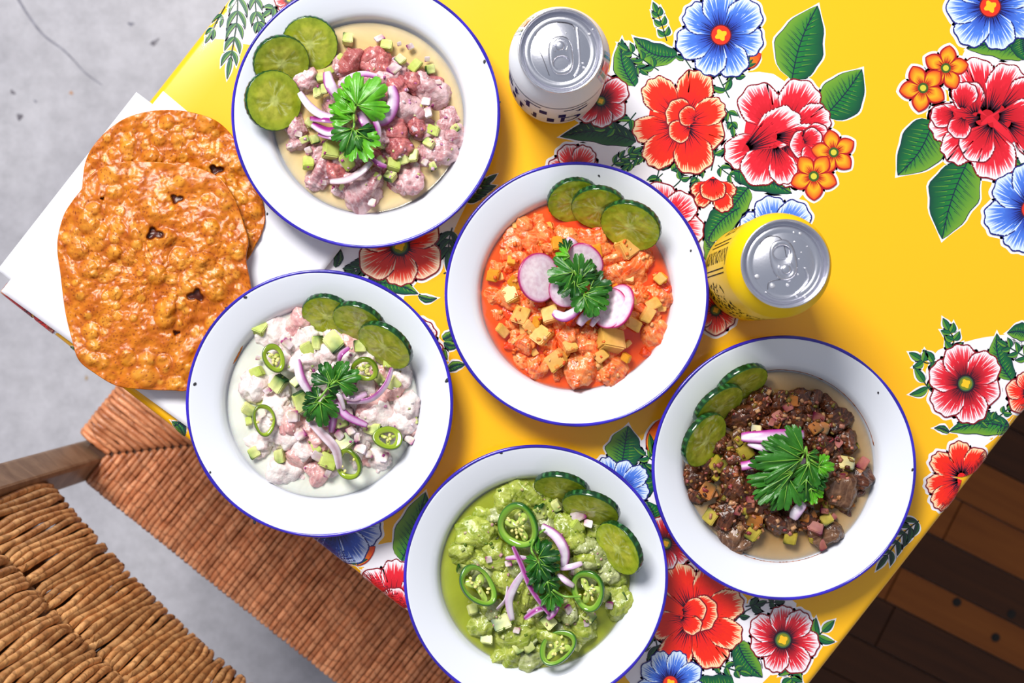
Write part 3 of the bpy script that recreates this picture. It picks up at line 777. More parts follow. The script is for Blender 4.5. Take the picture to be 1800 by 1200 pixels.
broth(5, (150, 112, 60), (196, 170, 132), 'thin brown broth in the dark ceviche plate', R=.0660)

# ------------------------------------------------------------------ food: cucumber slices
flesh_m = mat('cucumber_flesh', attr=True, rough=0.16, spec=0.5, sss=0.12, color2=(205, 215, 170), nscale=220, lo=.4, hi=.7, coat=.3, bump=.08, bscale=300)
def slice_mesh(seed, R=0.0195, T=0.0048):
    r = random.Random(seed); n = 72; v = []; c = []; f = []
    rings = [0, .12, .22, .32, .42, .52, .6, .68, .76, .84, .9, .94, .965]
    ph0 = r.uniform(0, 6)
    for q in rings:
        for k in range(n):
            a = 2 * math.pi * k / n
            rr = R * q
            seedy = 0
            if .12 < q < .62:
                seedy = max(0, math.cos(3 * a + ph0)) ** .5
                fine = .5 + .5 * math.sin(a * 14 + q * 9)
                col = mixc((194, 196, 70), (158, 164, 40), seedy * .55)
                if fine > .8 and seedy > .3: col = (204, 210, 128)
            elif q <= .12: col = (208, 214, 120)
            else: col = mixc((186, 192, 54), (156, 176, 44), (q - .62) / .34)
            v.append((rr * math.cos(a), rr * math.sin(a), T / 2 + .0004 * mnoise.noise(Vector((rr * 300 * math.cos(a), rr * 300 * math.sin(a), seed))) - .0003 * seedy)); c.append(lin(col))
    rim = [(0.985, .5, (40, 92, 26)), (1.0, .42, (18, 66, 22)), (1.012, .2, None), (1.012, -.2, None), (1.0, -.42, (14, 58, 22)), (.98, -.5, (40, 92, 26))]
    for (q, zz, col) in rim:
        for k in range(n):
            a = 2 * math.pi * k / n; bumpy = 1 + .012 * math.sin(a * 30)
            v.append((R * q * bumpy * math.cos(a), R * q * bumpy * math.sin(a), T * zz))
            if col is None: cc = mixc((8, 52, 24), (60, 128, 70), max(0, math.sin(a * 24 + math.sin(a * 5))) ** 3)
            else: cc = col
            c.append(lin(cc))
    v.append((0, 0, -T / 2)); c.append(lin((160, 180, 60)))
    tot = len(rings) + len(rim)
    for i in range(tot - 1):
        for k in range(n):
            a = i * n + k; b = i * n + (k + 1) % n; f.append((a, a + n, b + n, b) if i else (a, a + n, b + n))
    for k in range(n): f.append(((tot - 1) * n + k, len(v) - 1, (tot - 1) * n + (k + 1) % n))
    return newmesh('slice', v, f, c)
def lean_matrix(cx, cy, a, b, angd, pc, h):
    """centre, semi axes px, axis angle (image, y down), plate centre (px) -> world matrix"""
    al = math.radians(angd)
    Lx = Vector((math.cos(al), -math.sin(al), 0)); pr_ = Vector((-Lx.y, Lx.x, 0))
    inward = Vector((pc[0] - cx, -(pc[1] - cy), 0))
    if pr_.dot(inward) < 0: pr_ = -pr_
    tau = math.acos(min(1, b / a)); nz = Vector((0, 0, 1)) * math.cos(tau) + pr_ * math.sin(tau)
    Y = nz.cross(Lx)
    M = Matrix((Lx, Y, nz)).transposed().to_4x4(); M.translation = P(cx, cy, h)
    return M, tau
smesh = [slice_mesh(i) for i in range(4)]
WHERE = {1: 'in the tuna ceviche plate', 2: 'in the red shrimp cocktail plate', 3: 'in the white fish ceviche plate', 4: 'in the green aguachile plate', 5: 'in the dark brown ceviche plate'}
PC = {1: (643, 200), 2: (1014, 517), 3: (562, 709), 4: (942, 1014), 5: (1378, 822)}
SL = {1: [(545, 77, 49, 43, -12), (494, 110, 50, 38, -35), (480, 177, 53, 42, -72)],
      2: [(1008, 351, 47, 33, -10), (1053, 364, 49, 31, 10), (1109, 396, 55, 34, 26)],
      3: [(577, 553, 47, 33, 12), (632, 566, 49, 30, 22), (678, 606, 53, 32, 34)],
      4: [(988, 858, 50, 28, 14), (1039, 892, 52, 29, 20), (1089, 962, 52, 30, 62)],
      5: [(1303, 675, 50, 29, -28), (1262, 714, 51, 30, -38), (1237, 772, 52, 35, -58)]}
names3 = ['rearmost of the three cucumber slices fanned', 'middle one of the three cucumber slices fanned', 'foremost of the three cucumber slices fanned']
k_ = 0
for pk, lst in SL.items():
    for i, (cx, cy, a, b, an) in enumerate(lst):
        tau = math.acos(b / a); h = 0.0118 + 0.0195 * math.sin(tau) * 0.82 + .0032 * i
        M, _ = lean_matrix(cx, cy, a, b, an, PC[pk], h)
        o = obj('cucumber_slice', smesh[k_ % 4], flesh_m); o.matrix_world = M @ Matrix.Diagonal((a * S(h) / .0197,) * 2 + (1, 1)); k_ += 1
        tag(o, names3[i] + ' ' + WHERE[pk], 'cucumber', 'cucumber slices fanned on the plates')

# ------------------------------------------------------------------ food: chunks
def chunk_mesh(seed, kind):
    r = random.Random(seed * 7 + 1)
    bm = bmesh.new()
    if kind == 'fish':
        bmesh.ops.create_icosphere(bm, subdivisions=4, radius=1.0)
        sx = Vector((r.uniform(.85, 1.15), r.uniform(.7, .95), r.uniform(.55, .75)))
        off = Vector((seed * 3.1, seed * 1.7, 0)); rot = r.uniform(0, 3)
        planes = [(Vector((r.uniform(-1, 1), r.uniform(-1, 1), r.uniform(-.3, 1))).normalized(), r.uniform(.62, .85)) for _ in range(7)]
        for v in bm.verts:
            p = v.co.copy()
            for (nn, d) in planes:
                q = p.dot(nn)
                if q > d: p -= nn * (q - d) * .85
            fib = math.sin((p.x * math.cos(rot) + p.y * math.sin(rot)) * 13 + 2 * mnoise.noise(p * 2 + off))
            g = 1 + .24 * mnoise.noise(p * 1.6 + off) + .13 * mnoise.noise(p * 4 + off) + .05 * mnoise.noise(p * 10 + off) + .004 * fib
            v.co = Vector((p.x * g * sx.x, p.y * g * sx.y, p.z * g * sx.z))
    else:
        bmesh.ops.create_cube(bm, size=1.55)
        bmesh.ops.bevel(bm, geom=list(bm.edges), offset=.12, segments=2, affect='EDGES')
        bmesh.ops.subdivide_edges(bm, edges=list(bm.edges), cuts=1)
        sx = Vector((r.uniform(.85, 1.2), r.uniform(.7, .95), r.uniform(.5, .75)))
        sh = r.uniform(-.25, .25)
        for v in bm.verts:
            p = v.co; g = 1 + .12 * mnoise.noise(p * 1.3 + Vector((seed, 0, 0)))
            v.co = Vector(((p.x + sh * p.y) * sx.x * g, p.y * sx.y * g, p.z * sx.z * g))
    me = bpy.data.meshes.new(kind); bm.to_mesh(me); bm.free()
    me.polygons.foreach_set('use_smooth', [kind == 'fish'] * len(me.polygons))
    return me
NV = 9
FISH = [chunk_mesh(i, 'fish') for i in range(NV)]
DICE = [chunk_mesh(i + 50, 'dice') for i in range(6)]
def dice_col(me, body, skin, name):
    """copy of a dice mesh with one skin face coloured"""
    m2 = me.copy(); a = m2.color_attributes.new('Col', 'FLOAT_COLOR', 'POINT'); xs = [v.co.x for v in m2.vertices]; mx_ = max(xs)
    for i, v in enumerate(m2.vertices):
        t = 0 if skin is None else min(1, max(0, (v.co.x / mx_ - .72) / .12)); t2 = max(0, min(1, (v.co.x / mx_ + 1) / 2))
        c = mixc(mixc(body, (body[0] * .9, body[1] * .95, body[2] * .72), t2), skin or body, t); a.data[i].color = L4(c)
    return m2
CUKE = [dice_col(m_, (226, 230, 164), (16, 66, 24), 'cuke') for m_ in DICE] + [dice_col(m_, (206, 216, 130), None, 'cuke') for m_ in DICE[:3]]
ONION = [dice_col(m_, (226, 208, 226), (158, 30, 128), 'onion') for m_ in DICE[:4]]
YELC = [dice_col(m_, (244, 160, 44), None, 'mango') for m_ in DICE[:4]]
PEACH = [dice_col(m_, (255, 190, 118), None, 'jicama') for m_ in DICE[:4]]
PINKST = [dice_col(m_, (176, 106, 104), (110, 18, 60), 'ps') for m_ in DICE[:4]]
BROWNC = [dice_col(m_, (186, 112, 50), (40, 44, 14), 'bc') for m_ in DICE]
BYEL = [dice_col(m_, (182, 160, 62), (44, 54, 16), 'by') for m_ in DICE]
def fishmat(name, c1, c2, c3, rough=.22, sss=.15, sc=90):
    m = mat(name, c1, rough, .5, color2=c2, nscale=sc, lo=.38, hi=.62, detail=3, rnd=.12, bump=.16, bscale=260, sss=sss, coat=.25, dist=.8)
    nt = m.node_tree; N = nt.nodes; K = nt.links; b = N['Principled BSDF']; src = b.inputs['Base Color'].links[0].from_socket
    vec = [n for n in N if n.type == 'TEX_NOISE'][0].inputs['Vector'].links[0].from_socket
    wv = N.new('ShaderNodeTexWave'); wv.inputs['Scale'].default_value = 90; wv.inputs['Distortion'].default_value = 6; wv.inputs['Detail'].default_value = 3; wv.inputs['Detail Scale'].default_value = 1.2
    K.new(vec, wv.inputs['Vector'])
    mr = N.new('ShaderNodeMapRange'); mr.inputs[1].default_value = .72; mr.inputs[2].default_value = .98
    mr.inputs[4].default_value = .2; K.new(wv.outputs['Fac'], mr.inputs[0])
    mx = N.new('ShaderNodeMix'); mx.data_type = 'RGBA'; K.new(mr.outputs[0], mx.inputs['Factor']); K.new(src, mx.inputs['A']); mx.inputs['B'].default_value = L4(c3)
    K.new(mx.outputs['Result'], b.inputs['Base Color'])
    return m
# chunk materials are in unit space (meshes are scaled): noise scales are per mesh unit
FM = {'tuna': fishmat('pale_tuna', (222, 186, 188), (180, 122, 128), (242, 226, 230), sc=1.8),
      'redtuna': fishmat('red_tuna', (168, 78, 78), (196, 118, 114), (206, 150, 150), sc=1.8),
      'pinktuna': fishmat('salmon_pink_tuna', (206, 122, 118), (168, 84, 90), (230, 178, 178), sc=1.6),
      'white': fishmat('white_fish', (244, 234, 228), (226, 200, 198), (250, 246, 244), sc=1.5),
      'whitepink': fishmat('pinkish_fish', (228, 182, 174), (204, 146, 146), (244, 226, 224), sc=1.5),
      'shrimp': fishmat('shrimp_in_sauce', (246, 146, 80), (236, 88, 30), (252, 204, 160), sc=1.7),
      'redlump': fishmat('red_sauce_lump', (232, 74, 18), (214, 44, 8), (244, 130, 70), sc=1.7),
      'green': fishmat('green_fish', (178, 188, 84), (132, 150, 40), (218, 224, 156), sc=1.7),
      'greengrey': fishmat('pale_green_fish', (180, 186, 132), (140, 150, 84), (212, 216, 180), sc=1.5),
      'brown': fishmat('brown_fish', (96, 48, 24), (52, 22, 10), (154, 98, 62), sc=2.2, sss=0),
      'browngrey': fishmat('grey_brown_fish', (124, 88, 62), (78, 46, 28), (170, 134, 106), sc=1.6, sss=0)}
for m_ in FM.values():
    for nd in m_.node_tree.nodes:
        if nd.type == 'TEX_WAVE': nd.inputs['Scale'].default_value = 1.3
        if nd.type == 'BUMP': nd.inputs['Distance'].default_value = .05
        if nd.type == 'TEX_NOISE' and nd.inputs['Scale'].default_value > 100: nd.inputs['Scale'].default_value = 5
dice_m = mat('diced_vegetable', attr=True, rough=.34, spec=.4, sss=.12, color2=(238, 234, 220), nscale=2.2, lo=.35, hi=.7, coat=.0, rnd=.12)
CROP = {1: (420, 20, .3167), 2: (780, 280, .396), 3: (320, 470, .4), 4: (705, 780, .35), 5: (1140, 585, .3958)}
def X(pk, x, y): c = CROP[pk]; return c[0] + c[2] * x, c[1] + c[2] * y
HEAP = {1: (650, 215, 150, .019), 2: (1020, 520, 165, .013), 3: (580, 700, 150, .017), 4: (945, 1010, 155, .017), 5: (1368, 810, 160, .017)}
def mound(pk, px, py):
    hx, hy, R, hh = HEAP[pk]; d = math.hypot(px - hx, py - hy) / R
    return ZL + max(0.0, hh * (1 - d * d)) * .55
CLK = ['twelve', 'one', 'two', 'three', 'four', 'five', 'six', 'seven', 'eight', 'nine', 'ten', 'eleven']
def pos_words(pk, px, py):
    hx, hy, R, _ = HEAP[pk]; d = math.hypot(px - hx, py - hy) / R
    a = int(round((math.degrees(math.atan2(px - hx, -(py - hy))) % 360) / 30)) % 12
    return ('near the middle' if d < .35 else 'halfway out' if d < .68 else 'at the edge') + ', ' + CLK[a] + " o'clock,"
PLN = {1: 'tuna ceviche', 2: 'red shrimp cocktail', 3: 'white fish ceviche', 4: 'green aguachile', 5: 'dark brown ceviche'}
rc = random.Random(21)
def chunk(pk, x, y, r, me, m, name, desc, cat, raw=False, dz=0.0, flat=1.0, tilt=.45, rotz=None, plain=False):
    px, py = (x, y) if raw else X(pk, x, y)
    rr = r * (1 if raw else CROP[pk][2]) * S(.02) * (1.5 if cat == 'tuna' else 1.34 if cat in ('fish', 'shrimp') else 1.0)
    z = mound(pk, px, py) + dz - .2 * rr
    o = obj(name, me, m)
    o.location = P(px, py, z); o.scale = (rr, rr, rr * flat)
    o.rotation_euler = (rc.uniform(-tilt, tilt), rc.uniform(-tilt, tilt), rc.uniform(0, 6.28) if rotz is None else rotz)
    tag(o, '%s %s in the %s' % (desc, pos_words(pk, px, py), PLN[pk]), cat, '%s pieces in the %s' % (cat, PLN[pk]))
    return o
def usemat(me, m):
    key = me.name + m.name
    if key not in _mm: c = me.copy(); c.materials.clear(); c.materials.append(m); _mm[key] = c
    return _mm[key]
_mm = {}
def fishes(pk, lst, kind, name, desc, cat, **k):
    for (x, y, r) in lst: chunk(pk, x, y, r, usemat(rc.choice(FISH), FM[kind]), None, name, desc, cat, **k)
def dices(pk, lst, fam, name, desc, cat, **k):
    for (x, y, r) in lst: chunk(pk, x, y, r, usemat(rc.choice(fam), dice_m), None, name, desc, cat, **k)
def fill(pk, n, region, kinds, rmin, rmax, sink=-.004, mind=13):
    """bed of further pieces below the top ones, inside an outline given in crop coordinates"""
    poly = [X(pk, *p) for p in region]; pts = []
    def inside(x, y):
        c = False; j = len(poly) - 1
        for i in range(len(poly)):
            (xi, yi), (xj, yj) = poly[i], poly[j]
            if (yi > y) != (yj > y) and x < (xj - xi) * (y - yi) / (yj - yi) + xi: c = not c
            j = i
        return c
    x0, x1 = min(p[0] for p in poly), max(p[0] for p in poly); y0, y1 = min(p[1] for p in poly), max(p[1] for p in poly)
    tries = 0
    while len(pts) < n and tries < 6000:
        tries += 1; x, y = rc.uniform(x0, x1), rc.uniform(y0, y1)
        if inside(x, y) and all(math.dist((x, y), p) > mind for p in pts): pts.append((x, y))
    for (x, y) in pts:
        t = rc.random(); acc = 0
        for (pr_, fn, arg, nm, ds, ct, kr) in kinds:
            acc += pr_
            if t <= acc:
                r = rc.uniform(rmin, rmax) * kr
                me = usemat(rc.choice(FISH), FM[arg]) if fn == 'f' else usemat(rc.choice(arg), dice_m)
                chunk(pk, x, y, r, me, None, nm, ds, ct, raw=True, dz=sink + (0.002 if fn != 'f' else 0)); break

# plate 1: tuna ceviche
fill(1, 64, [(560, 230), (800, 230), (1140, 400), (1180, 620), (1210, 720), (1110, 850), (900, 960), (700, 1050), (560, 980), (410, 940), (360, 780), (280, 680), (300, 600), (360, 500), (360, 370), (520, 320)],
     [(.45, 'f', 'tuna', 'tuna_chunk', 'lilac-pink tuna piece', 'tuna', 1), (.15, 'f', 'pinktuna', 'tuna_chunk', 'salmon-pink tuna piece', 'tuna', 1), (.22, 'd', CUKE, 'cucumber_dice', 'cucumber dice', 'cucumber', .5), (.18, 'd', ONION, 'onion_dice', 'purple onion dice', 'onion', .38)], 15, 21, -.003, 12)
fishes(1, [(625, 270, 66), (745, 270, 62), (800, 290, 50)], 'redtuna', 'tuna_chunk', 'big dark red tuna chunk', 'tuna', dz=.001)
fishes(1, [(385, 395, 62), (930, 550, 85), (1090, 450, 78), (1000, 400, 50), (480, 870, 70), (600, 960, 55), (690, 1000, 95), (740, 940, 70), (940, 910, 72), (900, 960, 50), (1130, 760, 85), (1190, 690, 60), (1060, 800, 55), (320, 650, 62), (340, 730, 45), (430, 930, 55), (1185, 590, 42), (800, 680, 45), (820, 380, 60), (1150, 640, 50)], 'tuna', 'tuna_chunk', 'pale lilac tuna chunk', 'tuna')
fishes(1, [(870, 420, 60), (850, 660, 70), (890, 750, 66), (530, 890, 55), (985, 640, 45), (960, 390, 42)], 'pinktuna', 'tuna_chunk', 'salmon-pink tuna chunk', 'tuna', dz=.002)
dices(1, [(605, 155, 42), (820, 190, 38), (895, 270, 36), (980, 300, 42), (1060, 320, 38), (440, 450, 34), (475, 430, 32), (420, 710, 36), (365, 710, 30), (385, 840, 42), (510, 770, 58), (600, 830, 50), (1080, 660, 38), (1055, 730, 36), (1200, 650, 34), (970, 800, 38), (910, 820, 40), (860, 850, 42), (840, 915, 40), (575, 965, 30), (500, 330, 26), (790, 830, 30), (1075, 860, 26), (730, 840, 28), (770, 915, 24)],
      CUKE, 'cucumber_dice', 'green-skinned cucumber dice', 'cucumber', dz=.004, tilt=.5)
dices(1, [(1040, 500, 32), (990, 650, 32), (1030, 835, 26), (790, 850, 26), (280, 745, 20), (290, 620, 24), (330, 680, 24), (385, 770, 26), (890, 180, 16), (950, 195, 22), (1045, 265, 20), (740, 1060, 30), (1050, 560, 34), (860, 320, 40), (470, 950, 18), (650, 1010, 24), (1105, 395, 22), (780, 150, 30), (1170, 700, 22)],
      ONION, 'onion_dice', 'small purple onion dice', 'onion', dz=.005, flat=.6)
# plate 2: shrimp cocktail
fill(2, 110, [(290, 300), (450, 270), (600, 300), (760, 320), (900, 420), (980, 520), (990, 650), (960, 760), (870, 900), (700, 960), (520, 950), (380, 940), (320, 850), (250, 760), (190, 620), (200, 500), (270, 450)],
     [(.45, 'f', 'shrimp', 'shrimp_piece', 'orange shrimp piece', 'shrimp', 1), (.27, 'f', 'redlump', 'shrimp_piece', 'sauce-red shrimp piece', 'shrimp', .9), (.18, 'd', PEACH, 'jicama_dice', 'peach-coloured jicama dice', 'jicama', .65), (.10, 'd', YELC, 'mango_dice', 'yellow mango dice', 'mango', .6)], 12, 19, -.002, 11)
fishes(2, [(350, 300, 50), (460, 330, 55), (390, 360, 50), (310, 380, 50), (560, 340, 50), (630, 350, 48), (300, 330, 36), (745, 440, 48), (845, 490, 70), (740, 520, 52), (960, 600, 52), (930, 780, 58), (355, 810, 55), (620, 910, 78), (760, 920, 62), (540, 780, 60), (600, 800, 45), (215, 610, 42), (420, 915, 52), (300, 610, 50), (390, 650, 46), (860, 590, 44), (820, 700, 40), (700, 400, 46), (880, 440, 44), (480, 400, 44), (350, 460, 46), (640, 830, 44)], 'shrimp', 'shrimp_piece', 'glossy orange shrimp piece', 'shrimp')
dices(2, [(815, 390, 62), (435, 780, 48), (500, 890, 56), (740, 800, 66), (905, 690, 40), (845, 730, 40), (470, 690, 50), (300, 600, 42), (380, 745, 34), (930, 640, 34), (960, 530, 32), (340, 690, 46), (560, 830, 34), (700, 870, 34), (260, 760, 34)], PEACH, 'jicama_dice', 'cream-peach cube', 'jicama', dz=.004)
dices(2, [(220, 515, 36), (315, 550, 36), (505, 375, 38), (415, 720, 30), (680, 410, 36), (970, 525, 26), (300, 450, 26), (810, 880, 24)], YELC, 'mango_dice', 'yellow-orange mango cube', 'mango', dz=.004)
# plate 3: white fish ceviche
fill(3, 72, [(350, 240), (520, 200), (640, 280), (880, 340), (980, 480), (1020, 640), (980, 760), (850, 870), (700, 920), (560, 920), (400, 900), (310, 800), (290, 640), (290, 520), (330, 380)],
     [(.6, 'f', 'white', 'fish_chunk', 'white fish piece', 'fish', 1), (.12, 'f', 'whitepink', 'fish_chunk', 'pinkish fish piece', 'fish', 1), (.15, 'd', CUKE, 'cucumber_dice', 'cucumber dice', 'cucumber', .5), (.13, 'd', ONION, 'onion_dice', 'purple onion dice', 'onion', .35)], 15, 21, -.003, 12)
fishes(3, [(400, 270, 68), (360, 320, 50), (540, 310, 60), (540, 410, 66), (340, 510, 70), (400, 590, 50), (380, 710, 55), (330, 760, 62), (470, 740, 66), (450, 890, 75), (540, 790, 52), (850, 640, 66), (980, 600, 60), (950, 670, 66), (850, 840, 50), (720, 740, 48), (640, 380, 50), (820, 380, 40), (960, 490, 48), (620, 600, 48), (740, 460, 40), (800, 540, 60), (440, 640, 50), (690, 640, 50), (780, 770, 40), (630, 730, 44)], 'white', 'fish_chunk', 'opaque white fish chunk', 'fish')
fishes(3, [(520, 225, 66), (490, 690, 60), (520, 830, 52), (600, 900, 55), (830, 590, 60), (1000, 720, 42), (590, 770, 40), (930, 540, 44)], 'whitepink', 'fish_chunk', 'pale pink fish chunk', 'fish', dz=.0015)
dices(3, [(345, 265, 38), (665, 330, 50), (595, 330, 36), (550, 360, 36), (780, 345, 36), (905, 410, 34), (930, 512, 38), (868, 490, 32), (425, 510, 44), (520, 590, 50), (330, 460, 32), (292, 625, 34), (292, 675, 20), (840, 710, 46), (715, 770, 46), (640, 850, 44), (430, 830, 36), (590, 790, 30), (320, 810, 38), (1020, 670, 24), (700, 680, 34), (500, 505, 30)], CUKE, 'cucumber_dice', 'green-skinned cucumber dice', 'cucumber', dz=.004)
dices(3, [(463, 335, 26), (490, 655, 36), (522, 735, 28), (690, 735, 24), (820, 820, 22), (890, 835, 26), (334, 397, 14), (1000, 755, 24), (785, 795, 30), (600, 830, 34), (740, 720, 24), (770, 745, 22), (640, 905, 20), (375, 540, 18)], ONION, 'onion_dice', 'small purple onion dice', 'onion', dz=.006, flat=.6)
# plate 4: aguachile
fill(4, 74, [(560, 200), (700, 180), (780, 300), (960, 400), (1080, 600), (1130, 780), (1000, 900), (900, 1000), (700, 1100), (560, 1110), (480, 1050), (380, 950), (360, 850), (280, 640), (290, 450), (440, 330)],
     [(.6, 'f', 'green', 'fish_chunk', 'green-coated fish piece', 'fish', 1), (.15, 'f', 'greengrey', 'fish_chunk', 'pale green fish piece', 'fish', 1), (.17, 'd', CUKE, 'cucumber_dice', 'cucumber dice', 'cucumber', .6), (.08, 'd', ONION, 'onion_dice', 'purple onion dice', 'onion', .3)], 16, 23, -.003, 12)
fishes(4, [(370, 450, 90), (420, 470, 60), (310, 550, 60), (620, 240, 80), (520, 290, 62), (720, 350, 70), (460, 580, 72), (520, 680, 66), (790, 410, 70), (870, 400, 60), (850, 470, 60), (400, 900, 72), (580, 950, 95), (640, 920, 50), (550, 1070, 70), (500, 1060, 52), (740, 960, 76), (920, 930, 72), (880, 950, 50), (1090, 790, 76), (640, 760, 60), (1080, 690, 50), (940, 580, 70), (480, 540, 50), (700, 890, 50), (820, 800, 55)], 'green', 'fish_chunk', 'lumpy green-coated fish chunk', 'fish')
fishes(4, [(970, 560, 85), (1040, 650, 58), (650, 1080, 66), (840, 860, 48), (930, 510, 48), (470, 840, 46), (700, 230, 40)], 'greengrey', 'fish_chunk', 'translucent pale green fish chunk', 'fish', dz=.002)
dices(4, [(505, 900, 54), (740, 890, 46), (940, 860, 44), (880, 420, 44), (700, 340, 40), (1020, 760, 38), (640, 1020, 36), (1110, 770, 36), (590, 1020, 34), (880, 1020, 30), (310, 630, 36), (360, 830, 34), (430, 980, 34), (780, 310, 34)], CUKE, 'cucumber_dice', 'pale green cucumber dice', 'cucumber', dz=.004)
dices(4, [(890, 360, 38), (940, 400, 26), (660, 240, 22), (440, 580, 22), (1045, 810, 26), (540, 600, 20), (650, 850, 22), (930, 900, 20), (580, 935, 22), (840, 830, 24), (385, 700, 14)], ONION, 'onion_dice', 'small lilac onion dice', 'onion', dz=.006, flat=.6)
# plate 5: dark ceviche
fill(5, 150, [(540, 250), (700, 280), (860, 360), (920, 500), (960, 600), (950, 700), (830, 860), (780, 940), (660, 890), (520, 870), (420, 940), (320, 930), (280, 800), (190, 730), (190, 620), (260, 540), (370, 400), (420, 310)],
     [(.5, 'f', 'brown', 'fish_chunk', 'dark brown marinated piece', 'fish', 1), (.13, 'f', 'browngrey', 'fish_chunk', 'grey-brown marinated piece', 'fish', 1), (.17, 'd', BROWNC, 'vegetable_dice', 'brown-stained diced vegetable', 'vegetable', .65), (.1, 'd', BYEL, 'cucumber_dice', 'sauce-stained cucumber dice', 'cucumber', .65), (.1, 'd', PINKST, 'onion_dice', 'purple onion dice', 'onion', .5)], 9, 16, -.001, 9)
fishes(5, [(410, 380, 62), (600, 310, 50), (840, 390, 62), (450, 760, 66), (560, 830, 62), (230, 640, 60), (340, 800, 62), (250, 580, 50), (760, 500, 50), (660, 290, 44), (500, 330, 44), (380, 560, 50), (740, 300, 44), (640, 370, 50), (400, 690, 60), (370, 620, 46), (220, 710, 46), (880, 480, 50), (940, 640, 50), (800, 320, 40), (320, 500, 44), (700, 830, 50), (480, 480, 40), (540, 750, 46)], 'brown', 'fish_chunk', 'dark brown marinated fish chunk', 'fish', dz=.001)
fishes(5, [(860, 680, 88), (370, 900, 78), (800, 870, 62), (740, 900, 50), (610, 830, 40), (430, 930, 44), (790, 600, 40)], 'browngrey', 'fish_chunk', 'large grey-brown fish chunk', 'fish', dz=.001)
dices(5, [(640, 300, 32), (740, 425, 40), (775, 420, 34), (260, 700, 46), (470, 830, 42), (755, 485, 28), (570, 400, 28), (870, 635, 28), (690, 820, 24), (1000 - 60, 600, 24), (520, 610, 22), (390, 650, 20), (580, 545, 20), (530, 800, 20)], BROWNC, 'vegetable_dice', 'orange-brown vegetable dice', 'vegetable', dz=.004)
dices(5, [(430, 530, 46), (310, 580, 40), (275, 815, 42), (465, 890, 38), (630, 910, 38), (790, 830, 36), (480, 430, 26), (880, 580, 40), (735, 915, 24), (430, 790, 20), (400, 480, 22)], BYEL, 'cucumber_dice', 'yellow-green cucumber dice stained brown', 'cucumber', dz=.004)
dices(5, [(580, 370, 34), (740, 865, 40), (950, 580, 34), (840, 485, 24), (755, 375, 30), (770, 940, 26), (400, 790, 22), (620, 330, 22), (860, 640, 20), (550, 395, 20), (450, 740, 20), (780, 790, 20)], PINKST, 'onion_dice', 'purple onion dice', 'onion', dz=.005)

# finely minced bits clinging to the heaps (nobody could count them)
def minced(pk, n, cols, rmin, rmax, label):
    bpy.context.view_layer.update(); dg = bpy.context.evaluated_depsgraph_get()
    r = random.Random(pk * 31); hx, hy, R, _ = HEAP[pk]; V = []; Fc = []; Cc = []; c0 = P(hx, hy, .02); got = 0; tries = 0
    while got < n and tries < n * 6:
        tries += 1; a = r.uniform(0, 6.283); q = math.sqrt(r.random()) * R * .98
        x, y = hx + q * math.cos(a), hy + q * math.sin(a); o = P(x, y, .06)
        hit, loc, nrm, _, ob, _ = C.ray_cast(dg, o, Vector((0, 0, -1)))
        if not hit or ob.name.split('.')[0] in ('broth', 'dish', 'cucumber_slice') or loc.z < TABLE_Z + ZL + .0006: continue
        got += 1; s = r.uniform(rmin, rmax); rot = Matrix.Rotation(r.uniform(0, 6.28), 3, 'Z') @ Matrix.Rotation(r.uniform(-.8, .8), 3, 'X'); b = len(V); cc_ = lin(mixc(r.choice(cols), r.choice(cols), r.random() * .5))
        ex = (s, s * r.uniform(.4, .9), s * r.uniform(.3, .6)); tap = r.uniform(.6, .9)
        for (sx, sy, sz) in ((-1, -1, -1), (1, -1, -1), (1, 1, -1), (-1, 1, -1), (-tap, -tap, 1), (tap, -tap, 1), (tap, tap, 1), (-tap, tap, 1)):
            V.append(loc + rot @ Vector((ex[0] * sx, ex[1] * sy, ex[2] * sz)) + Vector((0, 0, ex[2] * .5)) - c0); Cc.append(cc_)
        Fc += [tuple(b + i for i in f) for f in ((3, 2, 1, 0), (4, 5, 6, 7), (0, 1, 5, 4), (1, 2, 6, 5), (2, 3, 7, 6), (3, 0, 4, 7))]
    o = obj('minced_vegetables', newmesh('minced', V, Fc, Cc), dice_m, None, c0); tag(o, label, 'vegetables', None, 'stuff')
minced(1, 90, [(214, 150, 200), (160, 40, 120), (236, 226, 232), (206, 214, 140)], .0006, .0013, 'tiny minced onion bits scattered over the tuna ceviche')
minced(2, 160, [(250, 150, 70), (244, 110, 40), (252, 196, 140), (236, 80, 24)], .0007, .0018, 'fine orange pulp and bits over the shrimp cocktail')
minced(3, 80, [(236, 214, 232), (170, 50, 140), (226, 230, 190), (120, 150, 50)], .0006, .0012, 'tiny minced onion bits scattered over the white fish ceviche')
minced(4, 170, [(190, 204, 90), (150, 170, 50), (222, 228, 170), (200, 150, 160), (90, 120, 20)], .0006, .0015, 'fine chopped green bits over the aguachile')
minced(5, 420, [(120, 62, 30), (168, 104, 58), (70, 32, 14), (196, 150, 110), (140, 50, 60), (186, 120, 110), (120, 110, 40)], .0008, .0021, 'finely chopped brown-stained vegetables over the dark ceviche')
# dried sauce line on the wall of the brown plate
stn = mat('sauce_line', (168, 92, 34), .5, color2=(120, 60, 20), nscale=200)
for (a0, a1) in ((12, 118), (248, 296)):
    pts = [Vector((.0672 * math.cos(a), .0672 * math.sin(a), .0143)) for a in [math.radians(a0 + (a1 - a0) * k / 50) for k in range(51)]]
    v, f = sweep(pts, [.0004 * (.5 + abs(mnoise.noise(Vector((k * .5, a0, 0)))) * 1.6) for k in range(51)], 6); obj('sauce_line', newmesh('line', v, f), stn, PL[5][0])
